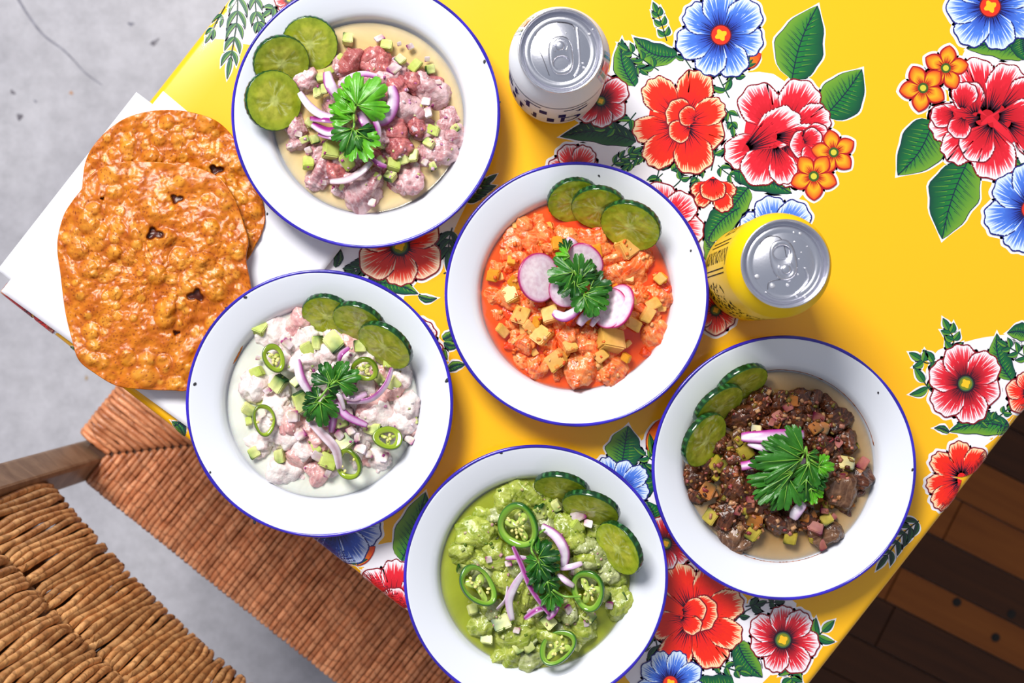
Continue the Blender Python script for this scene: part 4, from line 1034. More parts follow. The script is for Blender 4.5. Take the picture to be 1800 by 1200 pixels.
#PART3
# ------------------------------------------------------------------ onion slivers
onion_m = mat('red_onion', attr=True, rough=.22, spec=.5, sss=.1, coat=.25, color2=(232, 222, 232), nscale=160, lo=.4, hi=.7)
WH = (238, 228, 238); LIL = (206, 168, 206); PUR = (148, 34, 128); MAG = (182, 30, 150); GRY = (186, 158, 166)
def sliver(pk, pts, wd, cols, label, lift=.0085, arch=.002, taper=True):
    pp = catmull([X(pk, *p) for p in pts], 7); n = len(pp); hw = wd * CROP[pk][2] / 2
    V = []; Cc = []; Fc = []; m = 6
    cx = sum(p[0] for p in pp) / n; cy = sum(p[1] for p in pp) / n
    z0 = max(mound(pk, *p) for p in pp) + lift
    for i, p in enumerate(pp):
        a = pp[max(i - 1, 0)]; b = pp[min(i + 1, n - 1)]; d = math.hypot(b[0] - a[0], b[1] - a[1]) or 1
        nn = (-(b[1] - a[1]) / d, (b[0] - a[0]) / d); t = i / (n - 1)
        w_ = hw * ((math.sin(math.pi * (0.08 + .84 * t)) ** .4) if taper else 1)
        z = z0 + arch * math.sin(math.pi * t) - .003 * abs(t - .5) * 2
        z = .45 * z + .55 * (mound(pk, *p) + lift + arch * math.sin(math.pi * t))
        for k in range(m + 1):
            s = -1 + 2 * k / m
            V.append(P(p[0] + nn[0] * w_ * s, p[1] + nn[1] * w_ * s, z - .0006 * s * s + .0010 * s))
            q = (s + 1) / 2 * (len(cols) - 1); j = min(int(q), len(cols) - 2); Cc.append(lin(mixc(cols[j], cols[j + 1], q - j)))
    for i in range(n - 1):
        for k in range(m): a = i * (m + 1) + k; Fc.append((a, a + 1, a + m + 2, a + m + 1))
    loc = P(cx, cy, z0)
    o = obj('onion_sliver', newmesh('onion_sliver', [v_ - loc for v_ in V], Fc, Cc), onion_m, None, loc)
    md = o.modifiers.new('thick', 'SOLIDIFY'); md.thickness = .0006; md.offset = 0
    tag(o, label, 'onion', 'onion slivers on the %s' % PLN[pk])
s_ = ' of the tuna ceviche'
sliver(1, [(488, 335), (498, 390), (520, 435), (548, 470)], 62, [LIL, WH, WH, PUR], 'white upright onion sliver left of the cilantro' + s_)
sliver(1, [(335, 450), (390, 525), (460, 575), (545, 592)], 44, [LIL, WH, WH, WH], 'long white onion sliver curving in from the left' + s_)
sliver(1, [(395, 595), (470, 600), (555, 612)], 34, [MAG, PUR, LIL], 'bright purple onion sliver, uppermost of its bundle' + s_)
sliver(1, [(405, 625), (480, 665), (540, 668), (600, 655)], 52, [PUR, PUR, WH, LIL], 'purple-skinned onion sliver amid the purple bundle' + s_)
sliver(1, [(440, 680), (510, 695), (575, 712)], 34, [MAG, PUR, LIL], 'magenta onion sliver, lowest of the purple bundle' + s_)
sliver(1, [(555, 415), (610, 370), (690, 348), (770, 362)], 34, [WH, LIL, PUR], 'thin onion sliver arching above the cilantro' + s_, lift=.010)
sliver(1, [(845, 415), (858, 500), (820, 590), (745, 620)], 70, [PUR, LIL, WH, GRY], 'wide onion ring piece right of the cilantro' + s_, lift=.008)
sliver(1, [(690, 535), (745, 590), (775, 665), (765, 750)], 30, [WH, LIL, PUR], 'thin purple-edged onion sliver curving down beside the stem' + s_, lift=.011)
sliver(1, [(665, 560), (700, 620), (735, 700)], 50, [WH, LIL, LIL, PUR], 'pale inner onion sliver beside the cilantro stem' + s_, lift=.009)
sliver(1, [(505, 945), (600, 935), (680, 890), (735, 835)], 40, [GRY, WH, GRY], 'translucent onion sliver at the lower left' + s_)
sliver(1, [(738, 818), (780, 848), (820, 862)], 26, [LIL, PUR], 'short purple onion sliver below the cilantro' + s_)
s_ = ' of the shrimp cocktail'
sliver(2, [(485, 678), (540, 700), (610, 655)], 44, [WH, WH, PUR], 'white onion sliver with a purple edge below the radish' + s_, lift=.010)
sliver(2, [(600, 735), (625, 700), (660, 690)], 42, [LIL, WH, LIL], 'lilac onion sliver below the cilantro' + s_)
sliver(2, [(545, 355), (570, 372), (590, 388)], 38, [LIL, WH], 'short lilac onion sliver above the cilantro' + s_)
sliver(2, [(655, 740), (670, 715), (690, 700)], 26, [LIL, WH], 'small lilac onion sliver right below the cilantro' + s_)
s_ = ' of the white fish ceviche'
sliver(3, [(506, 405), (520, 480), (562, 552)], 40, [PUR, WH, WH], 'onion sliver with purple back left above the cilantro' + s_)
sliver(3, [(922, 440), (895, 515), (830, 578), (725, 592)], 24, [WH, LIL, PUR], 'long thin purple onion arc right of the cilantro' + s_, lift=.010)
sliver(3, [(700, 560), (760, 572), (812, 552)], 34, [GRY, LIL, GRY], 'grey-lilac onion sliver inside the purple arc' + s_, lift=.009)
sliver(3, [(660, 528), (690, 560), (712, 625)], 22, [WH, WH, GRY], 'small white curled onion sliver by the cilantro' + s_, lift=.012)
sliver(3, [(675, 585), (720, 650), (815, 695)], 34, [PUR, LIL, LIL, PUR], 'mauve onion sliver running lower right' + s_, lift=.009)
sliver(3, [(668, 560), (668, 640), (655, 725)], 34, [PUR, LIL, PUR], 'mauve onion sliver pointing straight down' + s_)
sliver(3, [(550, 665), (620, 735), (675, 800), (692, 885)], 40, [WH, GRY, WH], 'long translucent onion sliver at the lower middle' + s_, lift=.010)
sliver(3, [(690, 410), (700, 380), (735, 352)], 22, [LIL, PUR], 'short purple onion sliver under the cucumber slices' + s_)
sliver(3, [(640, 640), (650, 670), (640, 700)], 24, [PUR, LIL], 'short mauve onion sliver left of the downward one' + s_)
s_ = ' of the green aguachile'
sliver(4, [(705, 412), (780, 465), (822, 540), (818, 615)], 52, [PUR, WH, WH, LIL], 'wide white onion sliver with a purple edge above the cilantro' + s_, lift=.011)
sliver(4, [(562, 515), (605, 610), (655, 730), (745, 858)], 26, [LIL, PUR, LIL], 'long straight purple onion sliver left of the cilantro' + s_, lift=.013)
sliver(4, [(625, 635), (572, 710), (542, 790), (558, 885)], 40, [WH, WH, LIL], 'long white onion sliver curving down at the left' + s_, lift=.011)
sliver(4, [(785, 655), (830, 690), (868, 715)], 30, [LIL, WH, LIL], 'lilac onion sliver right of the cilantro, lower one' + s_, lift=.011)
sliver(4, [(800, 625), (860, 615), (910, 598)], 30, [WH, LIL], 'lilac onion sliver right of the cilantro, upper one' + s_, lift=.010)
sliver(4, [(620, 878), (680, 835), (740, 820)], 30, [LIL, PUR, WH], 'onion sliver lying below the cilantro' + s_, lift=.010)
sliver(4, [(735, 880), (765, 850), (795, 800)], 30, [LIL, LIL, PUR], 'mauve onion sliver at the foot of the cilantro' + s_, lift=.010)
sliver(4, [(535, 715), (525, 780), (480, 830)], 16, [LIL, WH], 'thin thread of onion at the left' + s_)
sliver(4, [(525, 575), (590, 570), (650, 580)], 24, [WH, LIL, PUR], 'horizontal onion sliver under the purple one' + s_)
s_ = ' of the dark ceviche'
sliver(5, [(412, 462), (500, 462), (600, 455), (690, 452)], 58, [MAG, LIL, WH, PUR], 'broad purple and white onion wedge above the cilantro' + s_, lift=.012, taper=True)
sliver(5, [(442, 488), (500, 505), (570, 535)], 36, [PUR, WH, LIL], 'second onion sliver just below the broad wedge' + s_, lift=.011)
sliver(5, [(412, 592), (450, 585), (495, 575)], 38, [MAG, WH, PUR], 'short purple-edged onion piece left of the cilantro' + s_, lift=.010, taper=False)
sliver(5, [(640, 825), (660, 790), (690, 755)], 50, [WH, WH, LIL], 'white onion piece below the cilantro' + s_, lift=.010)
sliver(5, [(645, 735), (665, 730), (685, 725)], 28, [WH, LIL, PUR], 'tiny white onion piece between cilantro leaves' + s_, lift=.010)
sliver(5, [(690, 555), (665, 600), (660, 640)], 36, [WH, LIL, WH], 'white onion sliver beside the cilantro stem' + s_, lift=.010)

# ------------------------------------------------------------------ radish slices
def disc_mesh(seed, ringcols, n=56, T=.0013, wob=.02, dome=.0):
    v = []; c = []; f = []
    for (q, col) in ringcols:
        for k in range(n):
            a = 2 * math.pi * k / n; rr = q * (1 + wob * math.sin(2 * a + seed) + wob * .6 * math.sin(3 * a))
            v.append((rr * math.cos(a), rr * math.sin(a), T / .018 * .5 * (1 if q < .999 else .2) + dome * (math.cos(a * 2 + seed)) * q * q)); c.append(lin(col))
    for k in range(n):
        a = 2 * math.pi * k / n; rr = (1 + wob * math.sin(2 * a + seed) + wob * .6 * math.sin(3 * a)); v.append((rr * math.cos(a), rr * math.sin(a), -.035 + dome * math.cos(a * 2 + seed))); c.append(lin(ringcols[-1][1]))
    m = len(ringcols) + 1
    for i in range(m - 1):
        for k in range(n): a = i * n + k; b = i * n + (k + 1) % n; f.append((a, a + n, b + n, b))
    f.append(tuple(range(n)))
    return newmesh('disc', v, f, c)
radish_m = mat('radish', attr=True, rough=.25, sss=.15, coat=.2, color2=(236, 220, 228), nscale=5, lo=.4, hi=.7)
RC = [(.01, (244, 226, 236)), (.4, (246, 232, 240)), (.8, (240, 218, 232)), (.92, (226, 170, 204)), (.965, (186, 40, 110)), (1.0, (164, 22, 88))]
def placed_disc(name, me, m, pk, x, y, a, b, angd, lift, label, cat, group, pc=None, flip=1):
    px, py = X(pk, x, y); s = CROP[pk][2]
    M, tau = lean_matrix(px, py, a, b, angd, pc or PC[pk], mound(pk, px, py) + lift)
    o = obj(name, me, m); r = a * s * S(.025); o.matrix_world = M @ Matrix.Diagonal((r, r, r, 1)); tag(o, label, cat, group); return o
for (x, y, a, b, an, lf, lb) in ((625, 455, 88, 72, 40, .010, 'radish slice behind the cilantro, farthest up'), (545, 580, 82, 74, 20, .012, 'radish slice in the middle, mostly under the cilantro'),
                                 (422, 525, 108, 92, 95, .0125, 'biggest white radish slice at the left of the cilantro'), (735, 660, 92, 70, 110, .010, 'radish slice tucked under the right-hand one'),
                                 (768, 650, 100, 66, 112, .0125, 'tilted pink radish slice at the right of the cilantro')):
    placed_disc('radish_slice', disc_mesh(x, RC, dome=.03), radish_m, 2, x, y, a, b, an, lf, lb, 'radish', 'radish slices on the shrimp cocktail')

# ------------------------------------------------------------------ jalapeno slices
chile_m = mat('chile_slice', attr=True, rough=.12, sss=.08, coat=.5)
seed_m = mat('chile_seed', (222, 214, 130), .35)
def chile(pk, x, y, a, b, angd, thick, skin, flesh, label, filled=True, lift=.012, seeds=9, seed=0):
    thick += .08
    px, py = X(pk, x, y); r_ = random.Random(seed + x)
    M, tau = lean_matrix(px, py, a, a * .93, angd, PC[pk], mound(pk, px, py) + lift)
    R = a * CROP[pk][2] * S(.025)
    root = empty('chile_slice', M.translation); root.rotation_euler = M.to_euler()
    tag(root, label, 'chile', 'green chile slices')
    n = 64; rings = [(1.0, -.16, skin), (1.02, 0, skin), (1.0, .13, skin), (.965, .17, mixc(skin, flesh, .4)), (.90, .17, flesh), (1 - thick * .6, .15, flesh), (1 - thick, .09, mixc(flesh, (230, 236, 150), .35)), (1 - thick * 1.04, -.13, flesh)]
    v = []; c = []; f = []
    for (q, z, col) in rings:
        for k in range(n):
            an = 2 * math.pi * k / n; wb = 1 + .035 * math.sin(3 * an + seed) + (.05 * math.sin(3 * an + seed + 1) if q < .9 else 0)
            rr = R * q * wb; v.append((rr * math.cos(an), rr * math.sin(an) * b / a, R * z)); c.append(lin(col))
    m = len(rings)
    for i in range(m):
        for k in range(n): p = i * n + k; q_ = i * n + (k + 1) % n; p2 = ((i + 1) % m) * n + k; q2 = ((i + 1) % m) * n + (k + 1) % n; f.append((p, q_, q2, p2))
    obj('chile_ring', newmesh('ring', v, f, c), chile_m, root)
    if filled:
        # inner membrane: a lumpy core with ribs reaching to the wall
        v = []; c = []; f = []; nn = 48; inner = (1 - thick)
        fr = [0, .3, .6, .85, 1.0]
        for q in fr:
            for k in range(nn):
                an = 2 * math.pi * k / nn; lob = .5 + .5 * math.cos(3 * an + seed)
                rr = R * inner * (.30 + .72 * lob ** 1.6) * q
                v.append((rr * math.cos(an), rr * math.sin(an) * b / a, R * (.10 - .16 * q * q) + R * .06 * math.sin(an * 9 + q * 8)))
                c.append(lin(mixc((214, 222, 128), mixc(flesh, (180, 200, 80), .5), q * .7)))
        for i in range(len(fr) - 1):
            for k in range(nn): p = i * nn + k; q_ = i * nn + (k + 1) % nn; f.append((p, p + nn, q_ + nn, q_))
        obj('chile_core', newmesh('core', v, f, c), chile_m, root)
    for k in range(seeds):
        an = r_.uniform(0, 6.28); q = r_.uniform(.25, .8) * (1 - thick) if filled else (1 - thick) * r_.uniform(.7, .95)
        bm = bmesh.new(); bmesh.ops.create_icosphere(bm, subdivisions=2, radius=.0013)
        for vv in bm.verts: vv.co.z *= .45; vv.co.y *= .8
        me = bpy.data.meshes.new('seed'); bm.to_mesh(me); bm.free(); me.polygons.foreach_set('use_smooth', [True] * len(me.polygons))
        o = obj('seed', me, seed_m, root, (R * q * math.cos(an), R * q * math.sin(an) * b / a, R * .13)); o.rotation_euler = (r_.uniform(-.4, .4), r_.uniform(-.4, .4), an)
DG = (22, 84, 22); LG = (112, 160, 40); OG = (70, 100, 10); OL = (132, 158, 26)
chile(3, 403, 398, 66, 46, 68, .3, OG, OL, 'oval chile slice at the upper left of the white fish ceviche', lift=.013, seed=1)
chile(3, 360, 670, 71, 48, 82, .17, OG, OL, 'hollow chile ring at the left of the white fish ceviche', filled=False, seeds=2, lift=.011, seed=2)
chile(3, 803, 447, 61, 54, 10, .28, OG, OL, 'round chile slice right of the cilantro on the white fish ceviche', lift=.012, seed=3)
chile(3, 905, 750, 66, 52, 12, .36, OG, OL, 'thick chile slice at the right of the white fish ceviche', lift=.011, seed=4, seeds=4)
chile(3, 733, 865, 70, 60, 70, .22, OG, OL, 'chile ring with an open middle at the bottom of the white fish ceviche', filled=False, lift=.010, seeds=4, seed=5)
chile(4, 590, 410, 116, 104, 70, .2, DG, LG, 'large round chile slice at the top of the aguachile', lift=.013, seeds=14, seed=6)
chile(4, 385, 712, 116, 76, 52, .17, DG, LG, 'dark oval chile slice at the left of the aguachile', lift=.012, seeds=10, seed=7)
chile(4, 940, 735, 104, 84, 80, .2, DG, LG, 'chile slice right of the cilantro on the aguachile', lift=.012, seeds=8, seed=8)
chile(4, 787, 1022, 104, 74, -40, .17, DG, LG, 'chile slice at the lower edge of the aguachile', lift=.010, seeds=8, seed=9)

# ------------------------------------------------------------------ cilantro
def leafmat(name, c1, c2):
    return mat(name, c1, .35, .45, color2=c2, nscale=120, lo=.35, hi=.7, sss=.05, bump=.25, bscale=350)
lite_leaf = leafmat('bright_cilantro', (96, 176, 28), (70, 146, 22)); mid_leaf = leafmat('green_cilantro', (52, 118, 28), (34, 92, 22)); dark_leaf = leafmat('dark_cilantro', (30, 88, 28), (20, 66, 22))
stem_m = mat('cilantro_stem', (120, 170, 60), .3, sss=.1)
def cil_leaf(root, pk, base, tip, spread, m, lift, seed, lobes=3):
    (x0, y0), (x1, y1) = X(pk, *base), X(pk, *tip); L = math.hypot(x1 - x0, y1 - y0); a0 = math.atan2(y1 - y0, x1 - x0)
    n = 96; rings = [0.0, .2, .4, .55, .7, .8, .9, 1.0]; V = []; Fc = []
    z0 = mound(pk, (x0 + x1) / 2, (y0 + y1) / 2) + lift
    sp = math.radians(min(88, spread * 1.32 + 8)); L *= 1.12
    for q in rings:
        for k in range(n + 1):
            t = -1 + 2 * k / n; th = t * sp
            ll = (1 - .26 * abs(t) ** 2.2)
            for lb in range(1, lobes):
                c = -1 + 2 * lb / lobes
                ll *= 1 - .42 * math.exp(-abs((t - c) / .06) ** 1.3)
            ll *= 1 - .15 * math.exp(-((abs(math.sin(t * math.pi * lobes * 1.5 + .0)) / .35) ** 1.4)) * (1 if abs(t) < .97 else 0) - .03 * abs(math.sin(t * 41 + seed))
            r = L * q * (1 - (1 - ll) * q ** 2.2)
            zz = z0 + .0016 * math.sin(q * 3 + seed) + .0013 * math.sin(t * math.pi * lobes + seed) * q + .0012 * mnoise.noise(Vector((t * 4, q * 3, seed))) - .003 * q * q * (1 if abs(t) > .5 else .3) 
            V.append(P(x0 + r * math.cos(a0 + th), y0 + r * math.sin(a0 + th), zz))
    for i in range(len(rings) - 1):
        for k in range(n): a = i * (n + 1) + k; Fc.append((a, a + 1, a + n + 2, a + n + 1))
    lf = wobj('leaf', V, Fc, m, root)
    vv = []; vf = []
    for lb in range(lobes):
        t = -1 + 2 * (lb + .5) / lobes; th = t * sp; pts = []
        for q in (0, .3, .6, .82):
            r = L * q * (1 - .42 * abs(t) ** 1.5); zz = z0 + .0016 * math.sin(q * 3 + seed) + .0013 * math.sin(t * math.pi * lobes + seed) * q - .003 * q * q * (1 if abs(t) > .5 else .3) + .0009
            pts.append(P(x0 + r * math.cos(a0 + th), y0 + r * math.sin(a0 + th), zz))
        a, b = sweep(pts, [.0004, .0003, .00022, .0001], 5); o_ = len(vv); vv += a; vf += [tuple(i + o_ for i in q) for q in b]
    off = Vector(root.location); o = obj('leaf_vein', newmesh('vein', [q - off for q in vv], vf), stem_m, lf)
    return lf
def cilantro(pk, label, stems, leaves, m0, lift=.016):
    bx, by = X(pk, *stems[0][0]); root = empty('cilantro_sprig', P(bx, by, mound(pk, bx, by) + lift - .002))
    tag(root, label, 'cilantro', 'cilantro sprigs on the plates')
    for st in stems:
        pp = catmull([X(pk, *p) for p in st], 6); pts = [P(p[0], p[1], mound(pk, *p) + lift - .0005 + .001 * math.sin(i)) for i, p in enumerate(pp)]
        v, f = sweep(pts, [.0008] * len(pts), 8); wobj('stem', v, f, stem_m, root)
    for i, (b, t, sp, m, dz, lb) in enumerate(leaves): cil_leaf(root, pk, b, t, sp, m or m0, lift + dz, i * 1.7 + pk, lb)
cilantro(1, 'bright green cilantro sprig topping the tuna ceviche', [[(648, 530), (638, 580), (640, 630), (628, 665)]],
         [((655, 520), (790, 400), 62, lite_leaf, .001, 3), ((640, 560), (545, 450), 42, lite_leaf, .0, 3), ((630, 600), (535, 520), 48, lite_leaf, -.001, 3), ((632, 650), (590, 775), 55, mid_leaf, 0, 3), ((650, 660), (735, 720), 45, dark_leaf, -.001, 3), ((650, 690), (720, 815), 50, lite_leaf, .001, 3), ((650, 515), (640, 400), 38, lite_leaf, 0, 3)], lite_leaf)
cilantro(2, 'dark green cilantro sprig between the radish slices', [[(540, 420), (575, 480), (600, 560), (640, 620)]],
         [((575, 500), (470, 520), 60, mid_leaf, .001, 3), ((580, 540), (520, 600), 50, dark_leaf, 0, 3), ((600, 520), (600, 425), 45, mid_leaf, .001, 3), ((610, 530), (665, 470), 45, dark_leaf, 0, 3), ((650, 570), (740, 560), 60, dark_leaf, .0, 3), ((640, 590), (665, 690), 58, mid_leaf, .002, 3), ((620, 600), (720, 650), 42, mid_leaf, .001, 3), ((560, 430), (500, 425), 40, lite_leaf, 0, 3), ((550, 410), (535, 355), 30, dark_leaf, 0, 3), ((590, 560), (640, 540), 60, mid_leaf, .003, 3)], mid_leaf, .0185)
cilantro(3, 'cilantro sprig on the white fish ceviche', [[(550, 635), (600, 580), (650, 520), (690, 490)]],
         [((650, 510), (620, 425), 55, dark_leaf, 0, 3), ((660, 510), (700, 425), 48, mid_leaf, .001, 3), ((680, 500), (775, 470), 52, mid_leaf, .001, 3), ((640, 530), (700, 510), 60, dark_leaf, .0, 3), ((600, 575), (545, 560), 60, dark_leaf, .001, 3), ((600, 590), (560, 655), 45, dark_leaf, 0, 3), ((605, 590), (620, 690), 50, mid_leaf, .001, 3), ((620, 570), (660, 610), 50, mid_leaf, 0, 3)], mid_leaf)
cilantro(4, 'cilantro sprig on the green aguachile', [[(722, 428), (675, 470), (655, 530), (680, 580), (720, 680), (760, 740)], [(760, 730), (820, 765), (905, 765)]],
         [((680, 545), (740, 495), 60, mid_leaf, 0, 3), ((690, 570), (790, 560), 55, dark_leaf, .001, 3), ((690, 590), (640, 640), 62, mid_leaf, .001, 3), ((720, 620), (790, 620), 50, dark_leaf, 0, 3), ((710, 640), (690, 740), 50, dark_leaf, 0, 3), ((735, 690), (790, 720), 50, dark_leaf, 0, 3), ((735, 690), (750, 760), 45, mid_leaf, .001, 3), ((755, 740), (750, 830), 42, mid_leaf, 0, 3), ((690, 600), (740, 680), 40, dark_leaf, .002, 3)], dark_leaf)
cilantro(5, 'large cilantro sprig on the dark ceviche', [[(700, 505), (680, 560), (640, 620), (590, 665)], [(700, 505), (705, 580), (690, 640)], [(715, 560), (760, 590)]],
         [((690, 530), (560, 475), 40, mid_leaf, .001, 3), ((680, 560), (490, 575), 32, mid_leaf, .002, 3), ((640, 620), (450, 650), 36, mid_leaf, .001, 5), ((620, 640), (490, 740), 30, mid_leaf, 0, 3), ((620, 640), (600, 775), 38, mid_leaf, .0, 3), ((705, 540), (755, 560), 40, mid_leaf, 0, 3), ((710, 580), (660, 690), 40, mid_leaf, .002, 3), ((710, 570), (745, 670), 38, mid_leaf, .001, 3), ((755, 592), (820, 595), 60, lite_leaf, .001, 3), ((700, 650), (700, 740), 42, dark_leaf, 0, 3), ((720, 690), (735, 755), 50, lite_leaf, .001, 3), ((740, 650), (780, 690), 50, dark_leaf, 0, 3)], mid_leaf)

# ------------------------------------------------------------------ cans
alu_m = mat('brushed_aluminium', (228, 228, 236), .24, .5, 1.0, bump=.04, bscale=700)
navy_ink = mat('navy_ink', (28, 24, 92), .7, .05); black_ink = mat('black_ink', (30, 24, 14), .7, .05)
white_can = mat('white_can_paint', (222, 226, 236), .45, .15); yellow_can = mat('yellow_can_paint', (240, 200, 4), .45, .15)
def can(lx, ly, Hc, label, paint, bottom_col, name='drink_can'):
    c = P(lx, ly, Hc); root = empty(name, (c.x, c.y, TABLE_Z)); tag(root, label, 'can', 'drink cans')
    prof = [(.0001, .004), (.020, .003), (.0235, .0006), (.0255, .0004), (.0290, .004), (.0320, .009), (.0331, .014), (.0331, Hc - .021), (.0327, Hc - .0175), (.0308, Hc - .0125), (.0285, Hc - .0075), (.0268, Hc - .0045), (.0262, Hc - .003)]
    v, f = lathe(prof, 96); f = [q[::-1] for q in f]; obj('can_body', newmesh('body', v, f), paint, root)
    lid = [(.0262, Hc - .0035), (.0264, Hc - .0025), (.0272, Hc - .001), (.0273, Hc - .0002), (.0268, Hc + .0003), (.0261, Hc), (.0257, Hc - .001), (.0253, Hc - .005), (.0249, Hc - .0068), (.0243, Hc - .0072), (.0238, Hc - .0066), (.0234, Hc - .0046), (.0228, Hc - .0040),
           (.0200, Hc - .0040), (.0196, Hc - .0043), (.0188, Hc - .0043), (.0184, Hc - .0040), (.0001, Hc - .0040)]
    v, f = lathe(lid, 96); f = [q[::-1] for q in f]; L_ = obj('lid', newmesh('lid', v, f), alu_m, root)
    return root, L_
def radius_at(z, Hc):
    xs = [.0006, .004, .009, .014, Hc - .021, Hc - .0175, Hc - .0125, Hc - .0075]; ys = [.0245, .029, .032, .0331, .0331, .0327, .0308, .0285]
    return float(np.interp(z, xs, ys))
def wrap(root, name, verts2, faces, Hc, m, off=.00018):
    """verts2: (angle, z) on the can wall"""
    v = []
    for (a, z) in verts2: r = radius_at(z, Hc) + off; v.append((r * math.cos(a), r * math.sin(a), z))
    return obj(name, newmesh(name, v, faces, smooth=False), m, root)
def band(root, name, a0, a1, z0, z1, Hc, m, off=.00018):
    n = max(2, int(abs(a1 - a0) * 15)); nz = max(1, int((z1 - z0) / .003)); vs = []; f = []
    for i in range(n + 1):
        for j in range(nz + 1): vs.append((a0 + (a1 - a0) * i / n, z0 + (z1 - z0) * j / nz))
    for i in range(n):
        for j in range(nz): k = i * (nz + 1) + j; f.append((k, k + nz + 1, k + nz + 2, k + 1))
    return wrap(root, name, vs, f, Hc, m, off)
def text2d(s, size):
    cu = bpy.data.curves.new('t', 'FONT'); cu.body = s; cu.size = size; cu.align_x = 'CENTER'; cu.align_y = 'CENTER'; cu.offset = size * .012
    o = bpy.data.objects.new('t', cu); COL.objects.link(o); bpy.context.view_layer.update()
    me = bpy.data.meshes.new_from_object(o.evaluated_get(bpy.context.evaluated_depsgraph_get()))
    v = [(p.co.x, p.co.y) for p in me.vertices]; f = [tuple(p.vertices) for p in me.polygons]
    bpy.data.objects.remove(o); bpy.data.curves.remove(cu); bpy.data.meshes.remove(me)
    return v, f
def cantext(root, s, size, ang_, z, Hc, m, vertical=False, sy=1.0, name='printed_lettering'):
    v, f = text2d(s, size); out = []
    for (x, y) in v:
        if vertical: out.append((ang_ - y * sy / .033, z + x))
        else: out.append((ang_ + x / .033, z + y * sy))
    wrap(root, name, out, f, Hc, m)
def tab(root, Hc, rot, score_r=.0135):
    z = Hc - .0040
    t = empty('pull_tab', (0, 0, z)); t.parent = root; t.rotation_euler = (0, 0, rot)
    # plate with a finger hole: +x is the finger end
    n = 48; hx, ha, hb = .0072, .0042, .0050
    def outer(a, g=0.0):
        # superellipse 25 x 16 mm centred at x=.0025, seen from hole centre
        dx, dy = math.cos(a), math.sin(a); lo, hi = 0, .04
        for _ in range(30):
            mid = (lo + hi) / 2; X_ = hx + dx * mid - .0025; Y_ = dy * mid
            if (abs(X_) / (.0125 - g)) ** 2.6 + (abs(Y_) / (.0080 - g)) ** 2.6 < 1: lo = mid
            else: hi = mid
        return (hx + dx * lo, dy * lo)
    v = []; f = []
    for lay in range(6):
        for k in range(n):
            a = 2 * math.pi * k / n; o = outer(a); oi = outer(a, .0013); h = (hx + ha * math.cos(a), hb * math.sin(a)); h2 = (hx + (ha + .0009) * math.cos(a), (hb + .0009) * math.sin(a))
            p, zz = [(h, .0010), (h2, .0022), (oi, .0022), (o, .0016), (o, .0009), (h, .0007)][lay]
            if lay == 2 and math.dist(h2, oi) > .006: pass
            v.append((p[0], p[1], zz))
    for i in range(6):
        for k in range(n): a = i * n + k; b = i * n + (k + 1) % n; c = ((i + 1) % 6) * n + (k + 1) % n; d = ((i + 1) % 6) * n + k; f.append((a, d, c, b))
    obj('tab_plate', newmesh('tab', v, f), alu_m, t)
    vv, ff = lathe([(.0030, .0021), (.0030, .0027), (.0024, .0034), (.0010, .0036), (.0001, .0036)], 32); o = obj('rivet', newmesh('rivet', vv, [q[::-1] for q in ff]), alu_m, t, (-.0035, 0, 0))
    dk = mat('groove_shadowless', (120, 120, 126), .3, metal=1.0)
    pts = [Vector((-.0035 + .0047 * math.cos(a), .0047 * math.sin(a), .0024)) for a in [math.radians(40 + 280 * k / 24) for k in range(25)]]
    vv, ff = sweep(pts, .00045, 8); obj('rivet_collar', newmesh('collar', vv, ff), alu_m, t)
    return t
def lid_line(root, Hc, pts, r, name, m=alu_m, closed=False):
    pp = [Vector((p[0], p[1], Hc - .0039)) for p in catmull(pts, 8, closed)]
    v, f = sweep(pp, r, 6, closed); obj(name, newmesh(name, v, f), m, root)
score_m = mat('score_line', (86, 84, 92), .35, metal=.6)
A = lambda dx, dy: (dx * .001 / 2.8, -dy * .001 / 2.8)       # photo pixel offset from lid centre -> metres on the lid
H1 = .090
r1, l1 = can(985.6, 89, H1, 'short white and navy drink can near the top of the table', white_can, None)
tab(r1, H1, math.radians(-84))
lid_line(r1, H1, [A(-20, 42), A(-32, 10), A(-44, -18), A(-40, -40), A(-22, -52), A(0, -54), A(20, -50), A(26, -40)], .00022, 'score_line', score_m)
lid_line(r1, H1, [A(30, -45), A(33, -10), A(33, 25), A(24, 44)], .0007, 'lid_bead')
band(r1, 'blue_line', 0, 2 * math.pi, H1 - .0222, H1 - .0210, H1, navy_ink)
band(r1, 'grey_line', 0, 2 * math.pi, .012, .0132, H1, mat('can_grey', (120, 124, 110), .4))
cols_ = [('teal', (70, 170, 165)), ('coral', (226, 86, 70)), ('teal_dark', (52, 140, 150)), ('pale_blue', (150, 190, 220))]
cm = {n_: mat('can_' + n_, c_, .25, coat=.4) for n_, c_ in cols_}
for base_a in (math.radians(138), math.radians(-14)):
    for k, (da, wdt, nm) in enumerate(((-.30, .05, 'pale_blue'), (-.20, .07, 'teal'), (-.02, .22, 'coral'), (.19, .07, 'teal_dark'), (.28, .05, 'pale_blue'))):
        band(r1, 'printed_stripe', base_a + da - wdt / 2, base_a + da + wdt / 2, H1 - .020, H1 - .006, H1, cm[nm])
for (s, a, z, sz) in (('S', 196, .050, .024), ('H', 222, .050, .024), ('N', 232, .027, .022), ('D', 286, .027, .022)):
    cantext(r1, s, sz, math.radians(a), z, H1, navy_ink)
for (a, z, wd_, hh) in ((252, .048, .16, .010), (262, .026, .15, .012), (275, .042, .15, .010), (300, .050, .2, .004), (208, .030, .12, .010), (185, .028, .14, .010), (240, .060, .3, .002), (290, .060, .5, .002)):
    a = math.radians(a); band(r1, 'printed_block', a - wd_ / 2, a + wd_ / 2, z - hh / 2, z + hh / 2, H1, navy_ink)
